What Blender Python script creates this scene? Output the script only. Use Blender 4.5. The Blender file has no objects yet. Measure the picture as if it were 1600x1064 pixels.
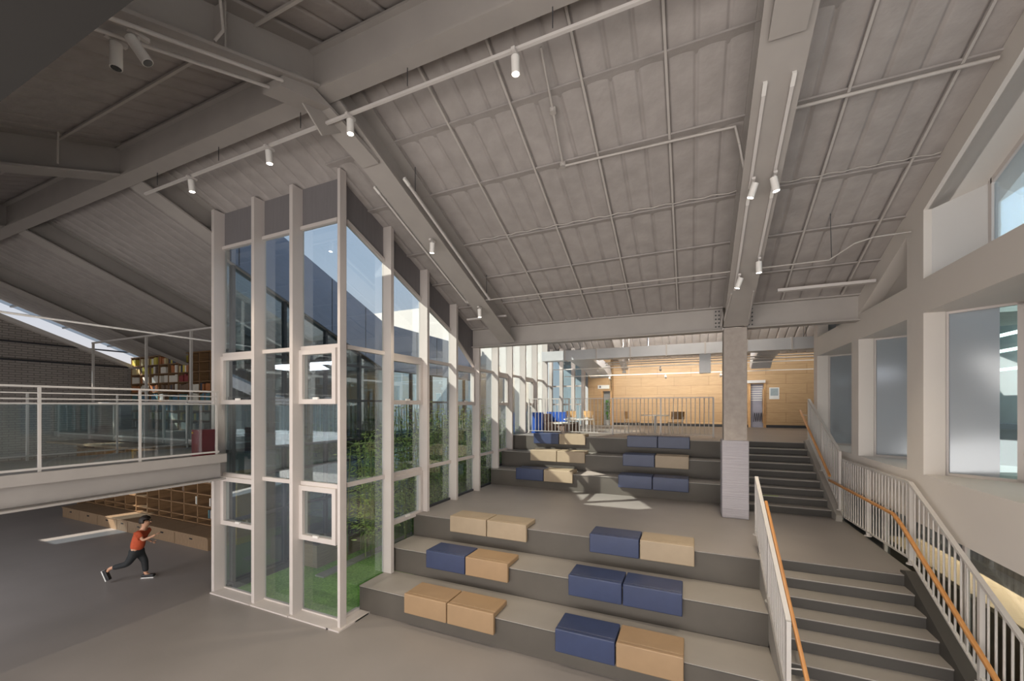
import bpy, bmesh, math, random
from mathutils import Vector, Matrix
R = math.radians
random.seed(7)
C = bpy.context.scene.collection
SC = bpy.context.scene
# ---------------------------------------------------------------- camera, sky, sun, exposure
cam_d = bpy.data.cameras.new('camera'); cam = bpy.data.objects.new('camera', cam_d); C.objects.link(cam)
cam.location = (0, 0, 3.609)
cam.rotation_euler = (R(90), 0, 0.417)
cam_d.sensor_width = 36; cam_d.lens = 631.9 / 1600 * 36
cam_d.shift_y = (635.84 - 532) / 1600
cam_d.clip_start = 0.05; cam_d.clip_end = 300
SC.camera = cam
SC.view_settings.view_transform = 'Standard'; SC.view_settings.look = 'None'
SC.view_settings.gamma = 1; SC.view_settings.use_curve_mapping = False
SC.view_settings.exposure = 0.0
SC.cycles.max_bounces = 12; SC.cycles.transparent_max_bounces = 24
SC.cycles.diffuse_bounces = 6; SC.cycles.caustics_reflective = False; SC.cycles.caustics_refractive = False
SC.cycles.sample_clamp_indirect = 6
SC.cycles.use_denoising = True

w = bpy.data.worlds.new('sky'); SC.world = w; w.use_nodes = True
nt = w.node_tree; nt.nodes.clear()
tc = nt.nodes.new('ShaderNodeTexCoord'); sx = nt.nodes.new('ShaderNodeSeparateXYZ')
cr = nt.nodes.new('ShaderNodeValToRGB'); bg = nt.nodes.new('ShaderNodeBackground'); wo = nt.nodes.new('ShaderNodeOutputWorld')
nt.links.new(tc.outputs['Generated'], sx.inputs[0]); nt.links.new(sx.outputs['Z'], cr.inputs[0])
cr.color_ramp.elements[0].position = 0.0; cr.color_ramp.elements[0].color = (.78, .74, .72, 1)
cr.color_ramp.elements[1].position = 0.75; cr.color_ramp.elements[1].color = (.22, .36, .62, 1)
e = cr.color_ramp.elements.new(0.3); e.color = (.52, .62, .78, 1)
nt.links.new(cr.outputs[0], bg.inputs[0]); bg.inputs[1].default_value = 1.0
nt.links.new(bg.outputs[0], wo.inputs[0])

sun_d = bpy.data.lights.new('sun', 'SUN'); sun = bpy.data.objects.new('sun', sun_d); C.objects.link(sun)
sun_d.energy = 10.0; sun_d.angle = R(.5); sun_d.color = (1, .93, .82)
SUNDIR = Vector((1.0, .72, -1.08)).normalized()
sun.rotation_euler = SUNDIR.to_track_quat('-Z', 'Y').to_euler()
sun.location = (-20, -10, 25)

def area(name, loc, aim, sx_, sy_, watt, col):
    d = bpy.data.lights.new(name, 'AREA'); o = bpy.data.objects.new(name, d); C.objects.link(o)
    d.shape = 'RECTANGLE'; d.size = sx_; d.size_y = sy_; d.energy = watt; d.color = col
    o.location = loc; o.rotation_euler = (Vector(aim) - Vector(loc)).to_track_quat('-Z', 'Y').to_euler()
    return o
# unseen area lamps added as fill, standing in for daylight and room lighting
area('entrance_fill', (-2.6, -4.6, 1.3), (-3.2, 3.0, 5.6), 19.5, 2.4, 1080, (1, .94, .89))  # added fill from behind the camera, no glazing is built there
area('rear_fill', (-1.5, -3.2, 5.0), (-1.5, 3.2, 0), 9, 2.5, 560, (1, .93, .86))  # added overhead fill for treads and floor, no real skylight
area('hall_rear_fill', (-13, -2.2, 5.3), (-13, -2.1, 0), 8, 2.2, 560, (.93, .94, 1))  # added fill for the left hall, no roof opening here
area('upper_room_fill', (1.5, 14.6, 7.2), (0, 17.6, 3.0), 7, 1.6, 170, (1, .9, .78))  # added fill high in the upstairs room, hidden by the valley beam

area('duct_top_fill', (-1.0, 15.05, 5.80), (-.8, 18.6, 7.8), 5, .3, 620, (1, .95, .88))  # added fill hidden on top of the duct to brighten the far ceiling

# ---------------------------------------------------------------- materials
M = {}
def mat(name, col, rough=.6, var=.06, scale=3., bump=0., metal=0., stretch=(1, 1, 1), col2=None, spec=.5, detail=4, emit=None, estr=0):
    m = bpy.data.materials.new(name); m.use_nodes = True; t = m.node_tree; b = t.nodes['Principled BSDF']
    b.inputs['Roughness'].default_value = rough; b.inputs['Metallic'].default_value = metal
    b.inputs['Specular IOR Level'].default_value = spec
    c = t.nodes.new('ShaderNodeTexCoord'); mp = t.nodes.new('ShaderNodeMapping'); n = t.nodes.new('ShaderNodeTexNoise')
    mp.inputs['Scale'].default_value = stretch; n.inputs['Scale'].default_value = scale; n.inputs['Detail'].default_value = detail
    t.links.new(c.outputs['Object'], mp.inputs[0]); t.links.new(mp.outputs[0], n.inputs[0])
    r = t.nodes.new('ShaderNodeValToRGB')
    if col2 is None:
        a = [max(0, x * (1 - var)) for x in col]; z = [min(1, x * (1 + var)) for x in col]
    else: a, z = col, col2
    r.color_ramp.elements[0].position = .3; r.color_ramp.elements[1].position = .7
    r.color_ramp.elements[0].color = (*a, 1); r.color_ramp.elements[1].color = (*z, 1)
    t.links.new(n.outputs['Fac'], r.inputs[0]); t.links.new(r.outputs[0], b.inputs['Base Color'])
    if bump:
        bp = t.nodes.new('ShaderNodeBump'); bp.inputs['Strength'].default_value = bump; bp.inputs['Distance'].default_value = .02
        t.links.new(n.outputs['Fac'], bp.inputs['Height']); t.links.new(bp.outputs[0], b.inputs['Normal'])
    if emit:
        b.inputs['Emission Color'].default_value = (*emit, 1); b.inputs['Emission Strength'].default_value = estr
    M[name] = m; return m
def glass(name, tint, refl=.12, rough=.02, milk=None, mfac=0.):
    m = bpy.data.materials.new(name); m.use_nodes = True; t = m.node_tree; t.nodes.clear()
    o = t.nodes.new('ShaderNodeOutputMaterial'); tr = t.nodes.new('ShaderNodeBsdfTransparent'); gl = t.nodes.new('ShaderNodeBsdfGlossy')
    tr.inputs[0].default_value = (*tint, 1); gl.inputs['Roughness'].default_value = rough; gl.inputs[0].default_value = (.9, .95, 1, 1)
    lw = t.nodes.new('ShaderNodeLayerWeight'); lw.inputs[0].default_value = .5
    mr = t.nodes.new('ShaderNodeMapRange'); mr.inputs['To Min'].default_value = refl * .4; mr.inputs['To Max'].default_value = min(1, refl * 3)
    t.links.new(lw.outputs['Facing'], mr.inputs[0])
    mx = t.nodes.new('ShaderNodeMixShader'); t.links.new(mr.outputs[0], mx.inputs[0]); t.links.new(gl.outputs[0], mx.inputs[2])
    last = tr.outputs[0]
    if milk:
        df = t.nodes.new('ShaderNodeBsdfDiffuse'); df.inputs[0].default_value = (*milk, 1)
        tl = t.nodes.new('ShaderNodeBsdfTranslucent'); tl.inputs[0].default_value = (*milk, 1)
        m1 = t.nodes.new('ShaderNodeMixShader'); m1.inputs[0].default_value = .5
        t.links.new(df.outputs[0], m1.inputs[1]); t.links.new(tl.outputs[0], m1.inputs[2])
        m2 = t.nodes.new('ShaderNodeMixShader'); m2.inputs[0].default_value = mfac
        t.links.new(last, m2.inputs[1]); t.links.new(m1.outputs[0], m2.inputs[2]); last = m2.outputs[0]
    t.links.new(last, mx.inputs[1]); t.links.new(mx.outputs[0], o.inputs[0]); M[name] = m; return m

mat('deck', (.31, .285, .27), .75, scale=4.5, bump=.8, stretch=(1, 1, 1), col2=(.37, .34, .325), detail=9)
mat('steel_white', (.345, .32, .30), .5, .04)
mat('strap', (.44, .41, .385), .5, .04)
mat('track', (.55, .52, .50), .4, .03)
mat('spot_white', (.72, .70, .67), .35, .03)
mat('lens', (1, .95, .85), .3, 0, emit=(1, .93, .82), estr=14)
mat('lens_soft', (1, .95, .85), .3, 0, emit=(.9, 1, 1), estr=3)
mat('lens_off', (.03, .03, .03), .2)
mat('floor_grey', (.235, .215, .20), .42, scale=.7, col2=(.275, .25, .235), detail=8, bump=.02, spec=.45)
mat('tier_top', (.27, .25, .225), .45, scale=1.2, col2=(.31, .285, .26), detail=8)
mat('tier_front', (.075, .066, .056), .6, scale=1.5, col2=(.092, .081, .068))  # darker than the treads: shade on the fronts put into the colour
mat('step_front', (.042, .038, .034), .6, scale=1.5, col2=(.052, .048, .042))  # riser shade painted in as a much darker colour than the treads
mat('nosing', (.05, .045, .04), .5)
mat('concrete', (.33, .29, .26), .85, scale=9, bump=.5, col2=(.40, .355, .32), detail=8)
mat('foam', (.36, .345, .38), .6, scale=3, bump=.8, stretch=(.6, .6, 26), col2=(.42, .40, .435))
mat('wall_white', (.60, .56, .52), .7, .02, scale=1)
mat('recess_white', (.55, .54, .53), .7, .02, scale=1)
mat('frame_white', (.55, .505, .48), .45, .03, scale=2)
mat('header_dark', (.17, .16, .165), .6, .05, scale=20, stretch=(1, 1, .1))
mat('rail_white', (.50, .475, .45), .35, .02)
mat('oak', (.46, .20, .06), .35, scale=5, stretch=(8, 1, 1), col2=(.56, .27, .09))
mat('blue_leather', (.032, .046, .105), .42, .08, scale=5, bump=.15)
mat('tan_leather', (.31, .205, .115), .5, .05, scale=5, bump=.12)
mat('tan_light', (.34, .265, .18), .5, .05, scale=5, bump=.12)
mat('fascia', (.21, .245, .33), .45, .05, scale=2, metal=.2)
mat('mullion_dark', (.035, .038, .045), .4, .05)
mat('white_render', (.70, .66, .62), .8, .02)
mat('grass', (.11, .27, .04), .9, scale=25, col2=(.28, .50, .11), bump=.9, detail=8)
mat('leaf', (.22, .38, .05), .5, scale=6, col2=(.58, .70, .20))
mat('leaf_bright', (.08, .35, .03), .5, scale=6, col2=(.2, .5, .06))
mat('stem', (.18, .22, .06), .5)
mat('soil_wood', (.19, .14, .10), .7, scale=4, stretch=(1, 1, 12), col2=(.26, .20, .14))
mat('stone', (.32, .31, .28), .8)
mat('shelf_wood', (.20, .115, .055), .55, scale=4, stretch=(1, 1, 6), col2=(.27, .16, .08))
mat('shelf_back', (.09, .06, .04), .7)
mat('bench_wood', (.22, .145, .085), .55, scale=5, stretch=(7, 7, 1), col2=(.28, .19, .115))
mat('plank_wood', (.68, .50, .30), .55, scale=4, stretch=(1, 8, 1), col2=(.76, .58, .38))
mat('amber', (.60, .33, .05), .5)
mat('duct', (.60, .61, .63), .38, .04, metal=.15)
mat('red_box', (.17, .012, .018), .35, .06, scale=3)
mat('chair_ply', (.50, .30, .13), .4, scale=5, stretch=(1, 1, 8), col2=(.60, .38, .18))
mat('chair_ply_dark', (.22, .12, .045), .4, scale=5, stretch=(1, 1, 8), col2=(.28, .16, .06))
mat('chair_leg', (.66, .62, .55), .4, .03)
mat('table_white', (.80, .77, .72), .35, .02)
mat('vivid_blue', (.02, .09, .42), .5, .05)
mat('brown_fabric', (.22, .15, .12), .8, .1, scale=30)
mat('cream', (.70, .66, .60), .6, .03)
mat('black', (.015, .015, .017), .4)
mat('navy_grey', (.16, .19, .24), .4)
mat('exit_white', (.75, .78, .78), .4)
mat('door_blue', (.30, .32, .42), .6)
mat('skin', (.55, .30, .19), .5, .04)
mat('shirt', (.46, .075, .025), .8, .08, scale=20)
mat('trousers', (.018, .02, .022), .8, .1, scale=20)
mat('hair', (.02, .014, .01), .6, .1, scale=40)
mat('white_sole', (.75, .75, .72), .5)
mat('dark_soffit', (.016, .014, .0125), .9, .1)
mat('brown_wall', (.13, .09, .05), .7, scale=1.5, col2=(.20, .14, .07))
mat('yellow_green', (.30, .42, .08), .6)
mat('grey_room', (.42, .45, .47), .8)
mat('screen_grey', (.34, .42, .46), .3, .05, scale=14)
for i, c in enumerate([(.60, .50, .28), (.42, .16, .06), (.05, .06, .09), (.72, .68, .60), (.55, .46, .08), (.10, .22, .32), (.25, .05, .05), (.09, .20, .21), (.20, .14, .10)]):
    mat('book%d' % i, c, .6, .05, scale=9)
glass('pane_glass', (.93, .97, .97), .10)
glass('dark_glass', (.62, .74, .79), .17)
glass('far_glass', (.72, .82, .86), .25)
glass('sky_glass', (.26, .33, .40), .06)
glass('guard_glass', (.86, .90, .90), .12)
glass('frost', (.62, .70, .72), .16, .12, milk=(.50, .53, .56), mfac=.86)
glass('frost_end', (.80, .92, .90), .12)

def timber(name, axis='X', c1=(.50, .30, .13), c2=(.60, .38, .185)):   # flat plywood panels with thin joints
    m = mat(name, c1, .5, scale=3, stretch=(1, 1, 10), col2=c2); t = m.node_tree; b = t.nodes['Principled BSDF']
    br = t.nodes.new('ShaderNodeTexBrick'); c = t.nodes.new('ShaderNodeTexCoord'); mp = t.nodes.new('ShaderNodeMapping')
    mp.inputs['Rotation'].default_value = (R(90), 0, 0)
    t.links.new(c.outputs['Object'], mp.inputs[0]); t.links.new(mp.outputs[0], br.inputs[0])
    br.inputs['Scale'].default_value = 1; br.inputs['Brick Width'].default_value = 1.5; br.inputs['Row Height'].default_value = .42
    br.inputs['Mortar Size'].default_value = .006; br.inputs['Color1'].default_value = (1, 1, 1, 1); br.inputs['Color2'].default_value = (.88, .87, .86, 1)
    br.inputs['Mortar'].default_value = (.5, .42, .34, 1)
    mx = t.nodes.new('ShaderNodeMix'); mx.data_type = 'RGBA'; mx.blend_type = 'MULTIPLY'; mx.inputs[0].default_value = 1
    src = b.inputs['Base Color'].links[0].from_socket
    t.links.new(src, mx.inputs[6]); t.links.new(br.outputs['Color'], mx.inputs[7]); t.links.new(mx.outputs[2], b.inputs['Base Color'])
    return m
timber('ply_wall', c1=(.46, .31, .165), c2=(.54, .375, .21))
def brick(name):
    m = mat(name, (.20, .175, .16), .85, .1); t = m.node_tree; b = t.nodes['Principled BSDF']
    br = t.nodes.new('ShaderNodeTexBrick'); c = t.nodes.new('ShaderNodeTexCoord'); s = t.nodes.new('ShaderNodeSeparateXYZ'); k = t.nodes.new('ShaderNodeCombineXYZ')
    t.links.new(c.outputs['Object'], s.inputs[0]); t.links.new(s.outputs['Y'], k.inputs['X']); t.links.new(s.outputs['Z'], k.inputs['Y'])
    t.links.new(k.outputs[0], br.inputs[0])
    br.inputs['Scale'].default_value = 1; br.inputs['Brick Width'].default_value = .30; br.inputs['Row Height'].default_value = .085
    br.inputs['Mortar Size'].default_value = .012; br.inputs['Color1'].default_value = (.30, .27, .25, 1); br.inputs['Color2'].default_value = (.35, .32, .295, 1)
    br.inputs['Mortar'].default_value = (.17, .155, .145, 1); t.links.new(br.outputs['Color'], b.inputs['Base Color'])
    return m
brick('brick_grey')

# ---------------------------------------------------------------- mesh helpers
class MB:
    def __init__(s): s.v = []; s.f = []; s.sm = []
    def add(s, vs, fs, smooth=False):
        n = len(s.v); s.v += [tuple(v) for v in vs]; s.f += [tuple(i + n for i in f) for f in fs]; s.sm += [smooth] * len(fs); return s
    def box(s, x0, x1, y0, y1, z0, z1):
        x0, x1 = sorted((x0, x1)); y0, y1 = sorted((y0, y1)); z0, z1 = sorted((z0, z1))
        return s.add([(x0, y0, z0), (x1, y0, z0), (x1, y1, z0), (x0, y1, z0), (x0, y0, z1), (x1, y0, z1), (x1, y1, z1), (x0, y1, z1)],
                     [(0, 3, 2, 1), (4, 5, 6, 7), (0, 1, 5, 4), (1, 2, 6, 5), (2, 3, 7, 6), (3, 0, 4, 7)])
    def prism(s, poly, axis, a, b):     # poly in the two other axes, extruded along axis a..b
        def P(p, q):
            return {'X': (q, p[0], p[1]), 'Y': (p[0], q, p[1]), 'Z': (p[0], p[1], q)}[axis]
        n = len(poly); vs = [P(p, a) for p in poly] + [P(p, b) for p in poly]
        fs = [tuple(range(n))[::-1], tuple(range(n, 2 * n))] + [(i, (i + 1) % n, n + (i + 1) % n, n + i) for i in range(n)]
        return s.add(vs, fs)
    def tube(s, p0, p1, r, n=8, r1=None):
        p0, p1 = Vector(p0), Vector(p1); d = (p1 - p0).normalized(); r1 = r if r1 is None else r1
        u = d.orthogonal().normalized(); v = d.cross(u)
        vs = []
        for p, q in ((p0, r), (p1, r1)):
            for i in range(n):
                a = 2 * math.pi * i / n; vs.append(p + u * math.cos(a) * q + v * math.sin(a) * q)
        s.add(vs, [(i, (i + 1) % n, n + (i + 1) % n, n + i) for i in range(n)], True)
        s.add([vs[i] for i in range(n)], [tuple(range(n))[::-1]]); s.add([vs[n + i] for i in range(n)], [tuple(range(n))])
        return s
    def path(s, pts, r, n=8):
        for a, b in zip(pts, pts[1:]): s.tube(a, b, r, n)
        return s
    def bar(s, p0, p1, wd, ht):        # rectangular bar; wd horizontal, ht vertical-ish
        p0, p1 = Vector(p0), Vector(p1); d = (p1 - p0).normalized()
        sd = d.cross(Vector((0, 0, 1)))
        sd = sd.normalized() if sd.length > 1e-4 else Vector((1, 0, 0)); up = sd.cross(d).normalized()
        vs = []
        for p in (p0, p1):
            for a, b in ((-1, -1), (1, -1), (1, 1), (-1, 1)): vs.append(p + sd * a * wd / 2 + up * b * ht / 2)
        return s.add(vs, [(0, 3, 2, 1), (4, 5, 6, 7), (0, 1, 5, 4), (1, 2, 6, 5), (2, 3, 7, 6), (3, 0, 4, 7)])
    def build(s, name, m, parent=None, bevel=0, org=None):
        me = bpy.data.meshes.new(name)
        o3 = Vector(org) if org is not None else (Vector(parent['_o']) if parent is not None and '_o' in parent else Vector((0, 0, 0)))
        me.from_pydata([tuple(Vector(v) - o3) for v in s.v], [], s.f); me.update()
        for p, q in zip(me.polygons, s.sm): p.use_smooth = q
        bm = bmesh.new(); bm.from_mesh(me); bmesh.ops.recalc_face_normals(bm, faces=bm.faces); bm.to_mesh(me); bm.free()
        me.materials.append(M[m] if isinstance(m, str) else m)
        o = bpy.data.objects.new(name, me); C.objects.link(o)
        if parent is not None: o.parent = parent; o['_o'] = tuple(o3)
        elif org is not None: o.location = o3
        if bevel:
            b = o.modifiers.new('bevel', 'BEVEL'); b.width = bevel; b.segments = 3; b.limit_method = 'ANGLE'
            for p in me.polygons: p.use_smooth = True
            wn = o.modifiers.new('wn', 'WEIGHTED_NORMAL'); wn.keep_sharp = False
        return o
def thing(name, label, cat, loc=(0, 0, 0), group=None, kind=None):
    o = bpy.data.objects.new(name, None); C.objects.link(o); o.empty_display_size = .1
    o.location = loc; o['_o'] = tuple(loc); o['label'] = label; o['category'] = cat
    if group: o['group'] = group
    if kind: o['kind'] = kind
    return o
def tag(o, label, cat, group=None, kind=None):
    o['label'] = label; o['category'] = cat
    if group: o['group'] = group
    if kind: o['kind'] = kind
    return o
def struct(o, label, cat='building'):
    return tag(o, label, cat, kind='structure')
def copy_tree(root, loc, rotz=0, label=None, group=None):
    r = root.copy(); C.objects.link(r); r.location = loc; r.rotation_euler = (0, 0, rotz)
    if label: r['label'] = label
    if group: r['group'] = group
    for ch in list(root.children):
        c = ch.copy(); C.objects.link(c); c.parent = r
        for g in list(ch.children):
            d = g.copy(); C.objects.link(d); d.parent = c
    return r

def guard(label, tops, bots, loc, n_bal, post_at=(), group='white baluster railings', hr=None, br=.011, toprail=(.05, .03)):
    t = thing('stair_railing', label, 'railing', loc, group=group)
    m = MB()
    for a, b in zip(tops, tops[1:]): m.bar(a, b, *toprail)
    m.build('top_rail', 'rail_white', t)
    m = MB()
    for a, b in zip(bots, bots[1:]): m.bar(a, b, .035, .02)
    m.build('bottom_rail', 'rail_white', t)
    L = [0]
    for a, b in zip(tops, tops[1:]): L.append(L[-1] + (Vector(b) - Vector(a)).to_2d().length)
    def at(pts, s):
        for i in range(len(L) - 1):
            if s <= L[i + 1] + 1e-6:
                f = (s - L[i]) / max(1e-6, L[i + 1] - L[i]); return Vector(pts[i]).lerp(Vector(pts[i + 1]), f)
        return Vector(pts[-1])
    for k in range(n_bal + 1):
        s = L[-1] * k / n_bal
        a, b = at(bots, s), at(tops, s)
        if k in post_at or k in (0, n_bal):
            p = MB().box(a.x - .022, a.x + .022, a.y - .022, a.y + .022, a.z - .07, b.z).build('post', 'rail_white', t)
            MB().tube((a.x, a.y, a.z - .075), (a.x, a.y, a.z - .06), .05, 12).build('bracket', 'rail_white', p)
        else: MB().tube(a, b, br, 6).build('baluster', 'rail_white', t)
    if hr:
        h = MB()
        for a, b in zip(hr, hr[1:]): h.bar(a, b, .045, .045)
        h.build('handrail', 'oak', t, bevel=.012)['label'] = 'orange-brown oak handrail'
        for s in (.08, .5, .92):
            pts = Vector(hr[0]).lerp(Vector(hr[-1]), s) if len(hr) == 2 else Vector(hr[0 if s < .5 else -1]).lerp(Vector(hr[1 if s < .5 else -2]), .3)
            sgn = tops[0][0] - pts.x
            MB().tube(pts, (pts.x + sgn, pts.y, pts.z - .02), .007, 6).build('handrail_bracket', 'rail_white', t)
    return t
# ---------------------------------------------------------------- roof levels
SL = .402
def zfar(y): return 9.495 - SL * y            # far slope of first gable
RY1 = 3.65; RZ1 = zfar(RY1)
def znear(y): return RZ1 - SL * (RY1 - y)
VY = 9.44; VZ = zfar(VY)
def zup(y): return VZ + SL * (y - VY)
RY2 = 15.4; RZ2 = zup(RY2)
def zdn(y): return RZ2 - SL * (y - RY2)
def roof_z(y): return znear(y) if y < RY1 else zfar(y) if y < VY else zup(y) if y < RY2 else zdn(y)

# ---------------------------------------------------------------- setting: floors
struct(MB().box(-23, 9, -6, 5.0, -.2, 0).box(-23, -8.35, 5.0, 22, -.2, 0).box(-5.42, 9, 5.0, 22, -.2, 0).box(-8.35, -5.42, 15.6, 22, -.2, 0).build('floor', 'floor_grey'), 'smooth dark grey resin floor of the lower hall', 'floor')
tag(MB().box(-8.3, -5.44, 5.08, 15.55, -.2, -.01).build('lawn', 'grass'), 'bright green lawn in the glazed courtyard', 'grass', kind='stuff')
tag(MB().box(-7.35, -7.1, 6.2, 15.4, -.02, .02).build('stone_edging', 'stone'), 'pale stone edging strip along the courtyard lawn', 'edging')

# tiered seating
Y1, Y2, Y3, YL, YU, YA, YB, YC = 5.446, 6.215, 6.973, 7.105, 10.179, 10.585, 11.32, 12.0
XG, XS = -5.37, .93
def tiers(name, label, ys, zs, yend, x0, x1):
    t = thing(name, label, 'tiered seating', ((x0 + x1) / 2, ys[0], zs[0] - .45))
    for i, (y, z) in enumerate(zip(ys, zs)):
        y2 = ys[i + 1] if i + 1 < len(ys) else yend
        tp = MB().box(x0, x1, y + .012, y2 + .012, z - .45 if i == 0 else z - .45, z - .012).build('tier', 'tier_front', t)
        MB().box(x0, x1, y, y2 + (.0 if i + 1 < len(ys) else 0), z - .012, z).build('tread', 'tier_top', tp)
        MB().box(x0, x1, y + .003, y + .012, z - .026, z - .013).build('edge_shade_strip', 'nosing', tp)  # solid dark strip painting the shade under the tread lip
    return t
tiers('seating_tiers', 'lower grey tiered seating of three wide steps beside the glass courtyard', [Y1, Y2], [.45, .9], Y3, XG, XS)
tiers('seating_tiers', 'upper grey tiered seating of three wide steps below the upstairs railing', [YA, YB], [1.8, 2.25], YC, XG, .82)
# landing and upper floor slabs
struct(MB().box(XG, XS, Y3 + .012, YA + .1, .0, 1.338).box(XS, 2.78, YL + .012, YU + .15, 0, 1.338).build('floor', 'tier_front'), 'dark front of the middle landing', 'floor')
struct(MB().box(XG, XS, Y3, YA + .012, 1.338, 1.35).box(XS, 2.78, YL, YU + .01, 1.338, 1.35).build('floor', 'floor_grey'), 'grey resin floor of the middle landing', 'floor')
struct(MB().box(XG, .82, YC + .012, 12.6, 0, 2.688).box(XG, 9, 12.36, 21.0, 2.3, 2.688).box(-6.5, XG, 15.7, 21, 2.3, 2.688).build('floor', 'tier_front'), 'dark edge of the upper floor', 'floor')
struct(MB().box(XG, .82, YC, 12.36, 2.688, 2.70).box(XG, 9, 12.36, 21.0, 2.688, 2.7).box(-6.5, XG, 15.7, 21, 2.688, 2.7).build('floor', 'floor_grey'), 'grey resin floor of the upper level', 'floor')

def stairs(label, x0, x1, ytop, tread, ztop, n, str_x):
    t = thing('staircase', label, 'stairs', ((x0 + x1) / 2, ytop, ztop - .15 * n))
    for i in range(1, n):
        z = ztop - .15 * i; y = ytop - tread * i
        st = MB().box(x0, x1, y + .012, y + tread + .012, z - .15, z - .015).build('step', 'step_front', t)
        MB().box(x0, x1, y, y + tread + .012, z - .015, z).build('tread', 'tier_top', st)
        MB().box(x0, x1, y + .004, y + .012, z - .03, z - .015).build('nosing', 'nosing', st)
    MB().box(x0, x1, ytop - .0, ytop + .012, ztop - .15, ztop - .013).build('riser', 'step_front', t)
    for (a, b) in str_x:
        yb = ytop - tread * n
        MB().prism([(yb, ztop - .15 * n), (yb, ztop - .15 * n + .12), (ytop - .02, ztop + .06), (ytop + .12, ztop + .03), (ytop + .12, ztop - .35), (yb + .5, ztop - .15 * n)], 'X', a, b).build('stringer', 'step_front' if a > 1.5 and ztop < 2 else 'tier_top', t)
    return t
stairs('lower flight of dark grey steps right of the seating tiers', XS + .06, 2.62, YL, .282, 1.35, 9, [(XS - .0, XS + .06), (2.62, 2.80)])
stairs('upper flight of dark grey steps behind the concrete column', .82, 2.62, YU + 8 * .271, .271, 2.70, 9, [(2.62, 2.72)])
tag(MB().box(1.36, 1.75, YU + .271, YU + .33, 1.651, 1.654).build('floor_sticker', 'yellow_green'), 'worn yellow-green sticker strip on an upper stair tread', 'sticker')

# ---------------------------------------------------------------- roof
def deck(name, label, y0, y1, zf, x0, x1, th=.18, rib=.3133, xoff=-.26):
    t = thing(name, label, 'ceiling', (x0, y0, zf(y0)), kind='structure')
    m = MB()
    n_ = 7; nseg = int(round((x1 - x0) / rib)); prof = []
    k0 = math.floor((x0 - xoff) / rib)
    x = xoff + k0 * rib
    prof.append((x0, 0))
    while x < x1:
        for j in range(n_):
            xx = x + rib * j / n_
            if x0 + .01 < xx < x1 - .01: prof.append((xx, -.010 * math.sin(math.pi * j / n_)))
            if j == 0 and x0 + .05 < xx < x1 - .05: prof[-1] = (xx - .022, 0); prof += [(xx - .007, .03), (xx + .007, .03), (xx + .022, 0)]
        x += rib
    prof.append((x1, 0))
    vs = [(px, y0, zf(y0) + dz) for px, dz in prof] + [(px, y1, zf(y1) + dz) for px, dz in prof]
    n = len(prof); m.add(vs, [(i, i + 1, n + i + 1, n + i) for i in range(n - 1)], True)
    m.add([(x0, y0, zf(y0) + th), (x1, y0, zf(y0) + th), (x1, y1, zf(y1) + th), (x0, y1, zf(y1) + th)], [(0, 1, 2, 3)])
    m.add([(x0, y0, zf(y0)), (x1, y0, zf(y0)), (x1, y0, zf(y0) + th), (x0, y0, zf(y0) + th)], [(0, 1, 2, 3)])
    m.add([(x0, y1, zf(y1)), (x1, y1, zf(y1)), (x1, y1, zf(y1) + th), (x0, y1, zf(y1) + th)], [(0, 1, 2, 3)])
    for xx in (x0, x1): m.add([(xx, y0, zf(y0)), (xx, y1, zf(y1)), (xx, y1, zf(y1) + th), (xx, y0, zf(y0) + th)], [(0, 1, 2, 3)])
    m.build('roof_deck', 'deck', t)
    return t
XL, XR = -5.42, 2.86
ceil = {}
ceil['far'] = deck('ceiling', 'grey ribbed insulated roof sloping down over the seating tiers', RY1, VY + .02, zfar, XL, 3.4)
deck('ceiling', 'grey ribbed roof beside the courtyard glazing', RY1, 5.07, zfar, -8.35, XL)
deck('ceiling', 'dim ribbed roof over the left reading hall', RY1, VY, zfar, -21.5, -8.35)
deck('ceiling', 'ribbed roof slope above the entrance side', -6, RY1, znear, -21.5, 3.4)
deck('ceiling', 'pale ribbed roof slope rising beyond the valley beam', VY, RY2, zup, XL, 9)
deck('ceiling', 'pale ribbed roof slope over the upstairs room', RY2, 21, zdn, -6.5, 9)
deck('ceiling', 'low flat roof beyond the valley over the left hall', VY, RY2, lambda y: VZ, -21.5, -8.35)
ct = ceil['far']
for k in range(7):
    x = -3.08 + .94 * k
    if abs(x - .82) < .3: continue
    MB().bar((x, RY1 + .15, zfar(RY1 + .15) - .04), (x, VY - .1, zfar(VY - .1) - .04), .028, .03).build('seam_strip', 'strap', ct)
for y in (4.85, 5.75, 6.85, 7.75, 8.6):     # purlins pressing through the quilted lining
    MB().bar((XL, y, zfar(y) - .004), (3.3, y, zfar(y) - .004), .16, .022).build('purlin', 'deck', ct)
ln = [o for o in C.objects if o.name.startswith('ceiling') and 'entrance side' in o.get('label', '')][0]
for y in (-.2, .8, 1.8, 2.8):
    MB().bar((-21.4, y, znear(y) - .05), (3.3, y, znear(y) - .05), .03, .03).build('seam_strip', 'strap', ln)

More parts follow.
